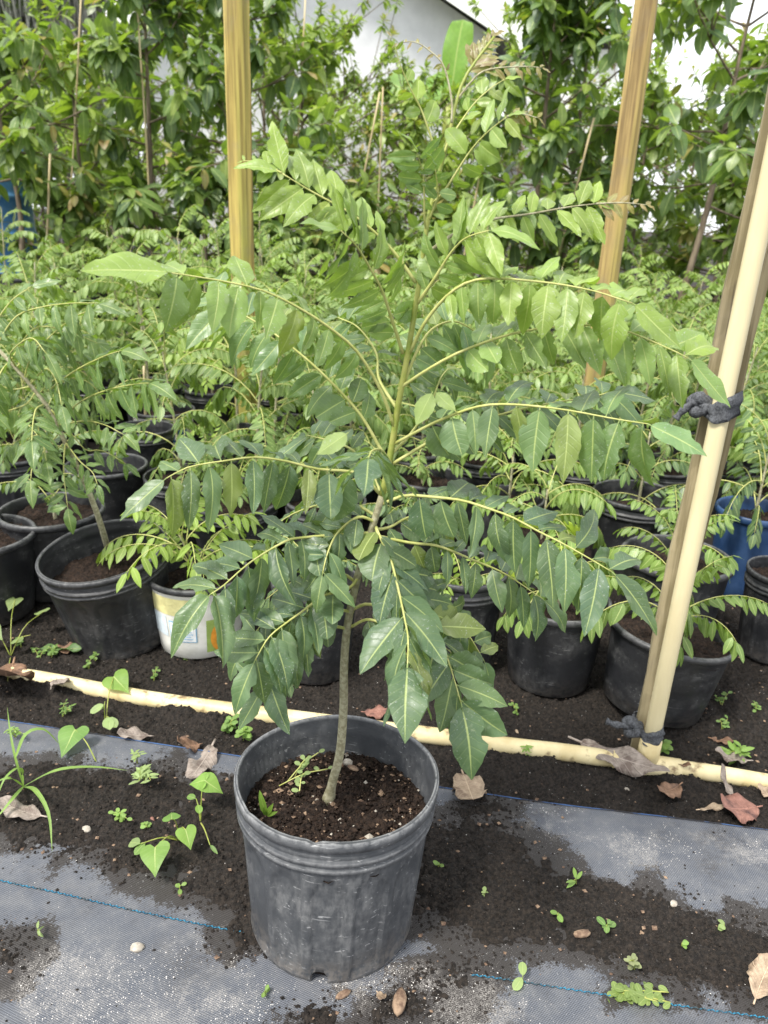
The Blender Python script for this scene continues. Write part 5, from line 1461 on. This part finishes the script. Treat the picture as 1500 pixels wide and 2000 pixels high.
# ================================================================== WEEDS AND LITTER
WR = random.Random(9)
def gz(p):
    x, y = np.array([p.x]), np.array([p.y])
    s_ = float(soil_h(x, y)[0]); c_ = float(cloth_h(x, y)[0])
    return max(s_, c_) if p.y < float(edge_y(x)[0]) else s_
def gpt(px, py):
    p = G(px, py, 0.006); p.z = gz(p); return p
def heart_tmpl(seed, W=.5):
    V, F, U = [], [], []; r = random.Random(seed); ph = r.uniform(0, 6)
    # rows from the notch to the tip; the lobes reach behind the stalk
    rows = [(-.16, .10, .30), (-.10, .04, .42), (0, 0, .49), (.15, 0, .50), (.32, 0, .44), (.50, 0, .33), (.68, 0, .20), (.84, 0, .09), (1.0, 0, .005)]
    for y, xi, xo in rows:
        for k in range(7):
            u = (k - 3) / 3; s_ = 1 if u >= 0 else -1
            x = s_ * (xi + (xo * W * 2 - xi) * abs(u)) if abs(u) > 0 else 0.0
            if y < 0 and u == 0: yy = 0.0
            else: yy = y
            z = .16 * abs(x) - .25 * x * x - .14 * max(0, y) ** 2 + .02 * math.sin(y * 8 + ph + s_)
            V.append((x, yy, z))
    n = 7
    for i in range(len(rows) - 1):
        for k in range(n - 1):
            a = i * n + k; F.append((a, a + 1, a + n + 1, a + n))
            U.append(((k / 6, i / 8), ((k + 1) / 6, i / 8), ((k + 1) / 6, (i + 1) / 8), (k / 6, (i + 1) / 8)))
    return np.array(V), F, U
HEART = [heart_tmpl(k) for k in range(3)]
OVAL_T = [leaf_tmpl(6, 1, .30, .6, .55, .3, .15, .02, 80 + k, petiole=.06, blunt=.5) for k in range(2)]
LANCE_T = [leaf_tmpl(6, 1, .15, .6, .8, .3, .2, .02, 84 + k, petiole=.05) for k in range(2)]
WG, WG2, WPALE = (.17, .31, .05), (.12, .24, .05), (.27, .36, .14)
def weed(name, label, base, stems, mat_stem='green_stem', cat='weed', group=None, sr=.0012):
    """stems: list of (tip px, rise m, [(template, length m, colour, direction px or None, t)])"""
    b = gpt(*base)
    root = thing(name, label, cat, b, group)
    for (tx, ty), rise, leaves in stems:
        tip = G(tx, ty, b.z + rise) - b
        c = spline([Vector((0, 0, -.004)), tip * .45 + Vector((0, 0, rise * .35)), tip], 9)
        mb = MB(); mb.tube(c, [sr * (1.15 - .5 * i / 8) for i in range(9)], 5); so = mb.obj('stalk', mat_stem, root)
        for (tm, ln, colr, dpx, t) in leaves:
            p = c[min(8, int(t * 8))]
            if dpx is None:
                a = WR.uniform(0, 6.28); d = Vector((math.cos(a), math.sin(a), WR.uniform(-.1, .5)))
            else:
                d = (G(dpx[0], dpx[1], b.z + max(0, rise - .012)) - b) - p
            mb = MB(); mb.add(tm, basis(d, Vector((WR.gauss(0, .15), -.35, 1)), ln, p), (1, 1, 1))
            q = WR.uniform(.85, 1.15)
            mb.obj('leaf', 'weed_leaf', so, color=tuple(x * q for x in colr))
    return root
H0, H1, H2 = HEART
weed('vine_seedling', 'heart leaved seedling vine on spilled soil left of the main pot', (352, 1645), [((303, 1655), .035, [(H0, .045, WG, (300, 1722), 1)]), ((335, 1600), .05, [(H1, .028, WG2, (335, 1570), 1)]), ((362, 1620), .04, [(H2, .032, WG, (372, 1655), 1)]), ((275, 1648), .02, [(OVAL_T[0], .03, WPALE, (243, 1640), 1), (OVAL_T[1], .024, WG, (255, 1672), .9)])])
weed('vine_seedling', 'heart leaved vine sprout rising between pipe and cloth edge', (204, 1405), [((222, 1322), .05, [(H1, .055, WG, (260, 1360), 1)]), ((205, 1370), .05, [(OVAL_T[0], .030, WPALE, (165, 1395), .9), (OVAL_T[1], .028, WPALE, (180, 1375), .8)]), ((212, 1400), .035, [(OVAL_T[0], .030, WPALE, (245, 1440), 1), (OVAL_T[1], .03, WPALE, (215, 1445), 1), (OVAL_T[0], .026, WPALE, (200, 1440), .9)])])
weed('vine_seedling', 'single bent vine leaf with a hole lying over cloth edge', (190, 1490), [((147, 1425), .03, [(H2, .058, WG2, (120, 1470), 1)])])
weed('vine_seedling', 'small forked vine seedling beside the rim of the main pot', (392, 1610), [((400, 1525), .06, [(H0, .032, WG, (365, 1530), 1), (H1, .036, WG, (432, 1545), 1)]), ((383, 1560), .03, [(OVAL_T[0], .02, WG2, None, 1), (OVAL_T[1], .02, WG, None, .8)]), ((410, 1650), .012, [(LANCE_T[0], .02, WG2, None, 1)])])
weed('vine_runner', 'wilted pale vine draped against the row end by leaning plant', (20, 1275), [((85, 1195), .06, [(H0, .034, WPALE, (70, 1190), 1), (OVAL_T[0], .03, WPALE, (75, 1160), .9)]), ((30, 1170), .07, [(H1, .040, WPALE, (5, 1205), 1)]), ((60, 1240), .05, [(H2, .030, WPALE, (60, 1210), .6)]), ((-20, 1230), .05, [(H0, .045, WPALE, (20, 1260), 1)]), ((15, 1330), .01, [])])
# grass with long blades
gb = gpt(46, 1536)
gr = thing('grass_clump', 'coarse grass clump with long bent blades on spilled soil', 'grass', gb)
for i, (pts, wd) in enumerate((([(46, 1536, 0), (110, 1505, .05), (180, 1498, .05), (252, 1505, .035)], .008), ([(46, 1536, 0), (70, 1545, .045), (95, 1590, .035), (102, 1665, .004)], .008), ([(46, 1536, 0), (30, 1480, .05), (20, 1430, .08), (14, 1380, .09)], .004),
                       ([(46, 1536, 0), (25, 1560, .03), (0, 1590, .02), (-30, 1620, .005)], .007), ([(30, 1480, .05), (50, 1435, .085), (85, 1425, .085), (118, 1455, .05)], .009), ([(46, 1536, 0), (20, 1520, .04), (-10, 1530, .03), (-40, 1560, .01)], .007), ([(46, 1536, 0), (40, 1500, .04), (10, 1520, .05), (-10, 1570, .02)], .006))):
    c = spline([G(x, y, gb.z + z) - gb for x, y, z in pts], 14)
    mb = MB()
    for k, p in enumerate(c):
        t_ = k / 13; T = (c[min(13, k + 1)] - c[max(0, k - 1)]).normalized(); S = T.cross(Vector((0, 0, 1))).normalized()
        w_ = wd * .5 * (math.sin(min(1, t_ * 3 + .25) * math.pi / 2)) * (1 - max(0, t_ - .45) / .55) ** .8
        for u in (-1, 0, 1): mb.v.append(tuple(p + S * u * w_ + Vector((0, 0, .25 * w_ * abs(u)))))
    for k in range(13):
        for u in range(2):
            a = k * 3 + u; mb.face((a, a + 1, a + 4, a + 3), ((u / 2, k / 13), ((u + 1) / 2, k / 13), ((u + 1) / 2, (k + 1) / 13), (u / 2, (k + 1) / 13)))
    mb.obj('blade', 'weed_leaf', gr, color=(.20, .34, .07))
def sprig(px, py, h, n, ln, label, name='weed_seedling', tm=OVAL_T, colr=WG, nst=1, spread=16, group=None):
    st = []
    for q in range(nst):
        tx, ty = px + WR.uniform(-spread, spread) * (1 if nst > 1 else .4), py - 8 + WR.uniform(-.6, .3) * spread * (1 if nst > 1 else .2)
        st.append(((tx, ty), h * WR.uniform(.7, 1.1), [(WR.choice(tm), ln * WR.uniform(.75, 1.2), mixc(colr, WPALE, WR.random() * .3), None, .35 + .65 * (i + 1) / n) for i in range(n)]))
    return weed(name, label, (px, py), st, group=group, sr=.0008)
sprig(1126, 1728, .022, 4, .020, 'upright four leaved seedling in the dark spilled soil', tm=LANCE_T)
sprig(1090, 1795, .022, 3, .014, 'thin stalked three leaved seedling below the upright four leaved one')
sprig(1185, 1818, .014, 5, .016, 'round leaved seedling in middle of the dark spilled soil', colr=WG2)
sprig(1412, 1815, .012, 4, .014, 'pale round leaved seedling near far end of spilled soil', colr=WPALE)
sprig(1020, 1915, .02, 2, .020, 'single folded pale leaf seedling by the cyan stitched line', colr=WPALE)
sprig(1330, 1852, .018, 3, .010, 'tiny sprout beside a dry straw in the spilled soil')
sprig(945, 1752, .010, 4, .009, 'tiny pale sprout at start of the spilled soil by the pot', colr=WPALE)
sprig(855, 1697, .008, 4, .009, 'tiny clover like sprout close beside the main pot wall')
sprig(1240, 1893, .025, 9, .010, 'spindly dry topped weed above the fleshy creeping weed', colr=(.25, .25, .15), nst=2)
sprig(1028, 1468, .022, 9, .014, 'little green tuft beside the cream pipe near the long beige leaf', nst=3, spread=8, tm=LANCE_T)
sprig(1292, 1462, .025, 6, .020, 'round leaved weed growing right of the tee joint', nst=2, spread=8)
sprig(1440, 1478, .035, 8, .026, 'flowering weed beside ground pipe at the dry leaf heap', nst=3, spread=22, tm=LANCE_T)
sprig(284, 1530, .05, 14, .016, 'upright pale weed with many small leaves on spilled soil', nst=4, spread=20, tm=LANCE_T, colr=WPALE)
sprig(268, 1492, .04, 9, .012, 'thin branching weed behind the upright pale weed', nst=2, spread=16, tm=LANCE_T, colr=WPALE)
sprig(240, 1605, .012, 7, .010, 'flat clover seedlings near the heart leaved vine', nst=3, spread=18)
sprig(285, 1620, .012, 5, .009, 'tiny round seedlings right beside the flat clover', nst=2, spread=10)
sprig(75, 1826, .022, 5, .012, 'small sprout alone on the bare ground cloth', tm=LANCE_T, colr=WPALE)
sprig(520, 1945, .012, 5, .009, 'tiny green tuft on sandy cloth in front of the pot', colr=WG)
sprig(350, 1738, .012, 4, .009, 'tiny sprout at the edge of spilled soil by stitched line', colr=WG)
sprig(445, 1420, .03, 10, .014, 'mossy green tuft between pipe and the main pot', nst=4, spread=16, colr=WG2)
sprig(475, 1440, .03, 8, .016, 'small leafed weed touching the left of the main pot', nst=2, spread=12)
sprig(120, 1390, .02, 10, .010, 'feathery weed low beside the cream pipe end', nst=4, spread=20, tm=LANCE_T, colr=WG2)
sprig(30, 1440, .03, 10, .012, 'feathery green weed under the grass stalk', nst=3, spread=22, tm=LANCE_T, colr=WG)
for i in range(16):
    px, py = WR.choice(((WR.uniform(1330, 1490), WR.uniform(1360, 1440)), (WR.uniform(150, 470), WR.uniform(1255, 1330)), (WR.uniform(930, 1250), WR.uniform(1365, 1430)), (WR.uniform(40, 160), WR.uniform(1190, 1290))))
    where = 'right of the pipe upright' if px > 1300 else ('before the black pots left of the upright' if px > 900 else ('at the foot of tilted and white pots' if px > 150 else 'by the wilted vine'))
    sprig(px, py, .014, 6, .010, 'tiny low weed sprouting in bare soil ' + where, nst=2, spread=14, colr=WG2, group='tiny weeds ' + where)
# creeping fleshy weed
weed('creeping_weed', 'fleshy creeping weed with tiny crowded leaves crossing the cyan stitching', (1195, 1942), [((1240 + 22 * k, 1938 + 9 * (k % 3)), .012, [(WR.choice(OVAL_T), WR.uniform(.010, .016), (.17, .24, .06), None, .1 + .9 * i / 12) for i in range(13)]) for k in range(4)] + [((1310, 1958), .010, [(WR.choice(OVAL_T), .013, (.20, .27, .07), None, .2 + .8 * i / 14) for i in range(15)])])
# sprigs and pebble in the main pot
def potpt(px, py): 
    p = G(px, py, .196); return p
pw = thing('pot_weed', 'small pale weed lying on the soil in the main pot', 'weed', potpt(545, 1535))
for (a, b_, rs) in (((545, 1535), (640, 1502), .012), ((560, 1528), (622, 1470), .03), ((575, 1520), (600, 1480), .03), ((590, 1515), (585, 1545), .01)):
    p0, p1 = potpt(*a), G(b_[0], b_[1], .196 + rs)
    c = spline([p0 - pw.location, (p0 + p1) / 2 - pw.location + Vector((0, 0, .006)), p1 - pw.location], 7)
    mb = MB(); mb.tube(c, .0009, 5); so = mb.obj('stalk', 'rachis', pw)
    for i in range(5):
        mb = MB(); a_ = WR.uniform(0, 6.28); mb.add(WR.choice(OVAL_T), basis(Vector((math.cos(a_), math.sin(a_), .3)), Vector((0, -.3, 1)), WR.uniform(.007, .012), c[2 + i])); mb.obj('leaf', 'weed_leaf', so, color=WPALE)
pw2 = thing('pot_weed', 'tiny grass shoot against the pot wall inside the main pot', 'weed', potpt(520, 1590))
for dx, dy, rs in ((-10, -28, .03), (6, -12, .02), (-4, -8, .015), (12, -4, .012)):
    e = G(520 + dx, 1590 + dy, .196 + rs) - pw2.location
    mb = MB(); mb.add(LANCE_T[0], basis(e, Vector((0, -1, .6)), e.length * 1.4, Vector((0, 0, -.003)), .7)); mb.obj('blade', 'weed_leaf', pw2, color=WG)
def lump(name, label, p, s, mat, cat, seed, flat=(1, .8, .6)):
    r = random.Random(seed); mb = MB()
    for i in range(7):
        th = math.pi * i / 6
        for k in range(10):
            a = 2 * math.pi * k / 10; q = r.uniform(.88, 1.1)
            mb.v.append((s * flat[0] * math.sin(th) * math.cos(a) * q, s * flat[1] * math.sin(th) * math.sin(a) * q, s * flat[2] * math.cos(th)))
    for i in range(6):
        for k in range(10):
            k2 = (k + 1) % 10; mb.face((i * 10 + k, (i + 1) * 10 + k, (i + 1) * 10 + k2, i * 10 + k2))
    o = mb.obj(name, mat); o.location = p; o.rotation_euler = (0, 0, r.uniform(0, 6)); return tag(o, label, cat)
lump('pebble', 'rounded grey pebble on potting soil behind the main stem', potpt(679, 1493) + Vector((0, 0, .004)), .008, 'stone', 'pebble', 1)
lump('bark_piece', 'flat brown bark piece on potting soil beside the pebble', potpt(690, 1503) + Vector((0, 0, .003)), .010, 'bark_chip', 'bark', 2, (1, .5, .25))
for i, (px, py, s, m, lb) in enumerate(((268, 1852, .010, 'stone', 'pale broken shell like chip alone on the ground cloth'), (1135, 1833, .014, 'bark_chip', 'splintered wood chip in the spilled soil'), (1225, 1530, .006, 'stone', 'small grey stone on soil below the long beige leaf'), (1315, 1768, .007, 'stone', 'pale stone at the top edge of spilled soil'),
                               (298, 1605, .007, 'dry_red', 'reddish brown chip near upright pale weed'), (670, 1945, .012, 'bark_chip', 'dark wood chip on sandy cloth before the pot'), (780, 1965, .020, 'bark_chip', 'long dark stick piece on the sandy cloth'), (170, 1628, .008, 'stone', 'small pale stone in spilled soil below grass clump'), (1010, 1425, .007, 'dry_beige', 'small pinkish chip on bare soil before black pots'))):
    p = gpt(px, py); lump('stone' if m == 'stone' else 'wood_chip', lb, p + Vector((0, 0, s * .2)), s, m, 'stone' if m == 'stone' else 'chip', 20 + i, (1, .45, .3) if m != 'stone' else (1, .8, .5))

# fallen dry leaves: stalk end, tip (pixels)
def dry(pa, pb, W_, mat, label, curl=.15, fold=.35, tilt=0.0, lift=.006, p=.6, q=.75, seed=0, wave=.05):
    a, b_ = gpt(*pa), gpt(*pb)
    L = b_ - a
    tm = leaf_tmpl(16, 3, W_ * .82, p, q, fold * 1.5, -curl * 1.6, wave * 1.6, seed, .15 * math.sin(seed * 2.1), .07, .12)
    mb = MB(); mb.add(tm, Matrix.Identity(4))
    me = mb.mesh('dry_leaf', mat)
    o = link('dry_leaf', me)
    o.matrix_basis = basis(L, Vector((math.sin(tilt), -.15, math.cos(tilt))), L.length, a + Vector((0, 0, lift)))
    so = o.modifiers.new('thick', 'SOLIDIFY'); so.thickness = .0006 / L.length * 1.0
    o.color = (.07, .15, .05, 1)
    tag(o, label, 'dry leaf' if mat != 'weed_leaf' else 'fallen leaf')
dry((30, 1290), (5, 1385), .36, 'dry_brown', 'smooth brown dry leaf standing at the left end of the pipe', .3, .2, .3, .012, .8, .7, 1)
dry((420, 1442), (372, 1555), .17, 'dry_grey', 'long grey brown dry leaf lying across the cloth edge', .1, .25, .1, .008, .8, .7, 2)
dry((395, 1450), (340, 1478), .40, 'dry_brown', 'curled brown dry leaf tucked behind the long grey brown one', .3, .7, .2, .008, .7, .7, 3)
dry((300, 1432), (228, 1444), .30, 'dry_grey', 'brownish dry leaf behind the cloth edge near vine sprout', .1, .4, 0, .006, .7, .7, 4)
dry((95, 1607), (0, 1592), .22, 'dry_grey', 'pinkish grey dry leaf below the grass clump', .15, .4, 0, .006, .7, .7, 5)
dry((902, 1500), (925, 1585), .32, 'dry_beige', 'broad broken beige dry leaf at the cloth edge right of the main pot', .05, .2, 0, .008, .5, .35, 6, .06)
dry((1108, 1450), (1305, 1535), .14, 'dry_grey', 'very long beige grey dry leaf leaning over the tee joint', .10, .5, -.5, .020, .6, .7, 7)
dry((1332, 1532), (1288, 1557), .34, 'dry_brown', 'small tan dry leaf below the tip of the long beige grey leaf', .3, .6, 0, .006, .6, .5, 8)
dry((1490, 1572), (1405, 1592), .40, 'dry_red', 'reddish brown dry leaf on bare soil near the cloth edge', .15, .3, 0, .008, .6, .5, 9)
dry((1470, 1488), (1385, 1492), .18, 'dry_grey', 'torn pinkish dry leaf behind the ground pipe', .2, .5, .2, .010, .6, .6, 10)
dry((1440, 1560), (1395, 1522), .16, 'dry_grey', 'crumpled dark dry leaf between pipe and reddish leaf', .4, .8, .3, .008, .6, .6, 11)
dry((1360, 1578), (1425, 1575), .12, 'dry_beige', 'narrow pale dry leaf beside the reddish brown leaf', .1, .4, 0, .006, .6, .6, 12)
dry((1385, 1432), (1440, 1452), .22, 'dry_brown', 'brown dry leaf on bare soil behind the ground pipe', .15, .4, .1, .005, .6, .7, 13)
dry((1515, 1565), (1475, 1545), .35, 'dry_beige', 'beige leaf scrap at the edge of the reddish leaf', .1, .3, .1, .008, .6, .6, 14)
dry((1300, 1485), (1345, 1520), .20, 'dry_brown', 'brown leaf scrap under the ground pipe right of tee joint', .2, .5, .1, .005, .6, .6, 15)
dry((705, 1395), (760, 1402), .35, 'dry_red', 'pinkish dry leaf behind the rim of the main pot', .1, .3, .1, .012, .6, .6, 16)
dry((300, 1245), (325, 1225), .55, 'dry_red', 'reddish brown leaf wedged between tilted pot and white printed pot', .1, .3, .1, .006, .6, .6, 17)
dry((95, 1262), (150, 1268), .30, 'dry_brown', 'brown leaf scrap at the foot of the tilted ribbed pot', .1, .3, .1, .005, .6, .6, 18)
dry((110, 1330), (130, 1360), .35, 'dry_grey', 'small curled grey leaf leaning on the pipe', .3, .6, .1, .012, .6, .6, 19)
dry((1470, 1968), (1495, 1895), .30, 'dry_beige', 'pale shrivelled leaf scrap at far end of spilled soil', .2, .5, .1, .006, .6, .6, 20)
dry((735, 1940), (752, 1965), .35, 'dry_beige', 'tan leaf scrap on the sandy cloth before the pot', .2, .4, .1, .004, .6, .6, 21)
dry((840, 1620), (815, 1605), .30, 'dry_grey', 'small grey leaf scrap beside the pot wall', .2, .4, .1, .004, .6, .6, 22)
dry((62, 1266), (165, 1272), .10, 'weed_leaf', 'fallen dark green narrow leaf in front of the tilted pot', .05, .2, .1, .008, .5, .5, 23)
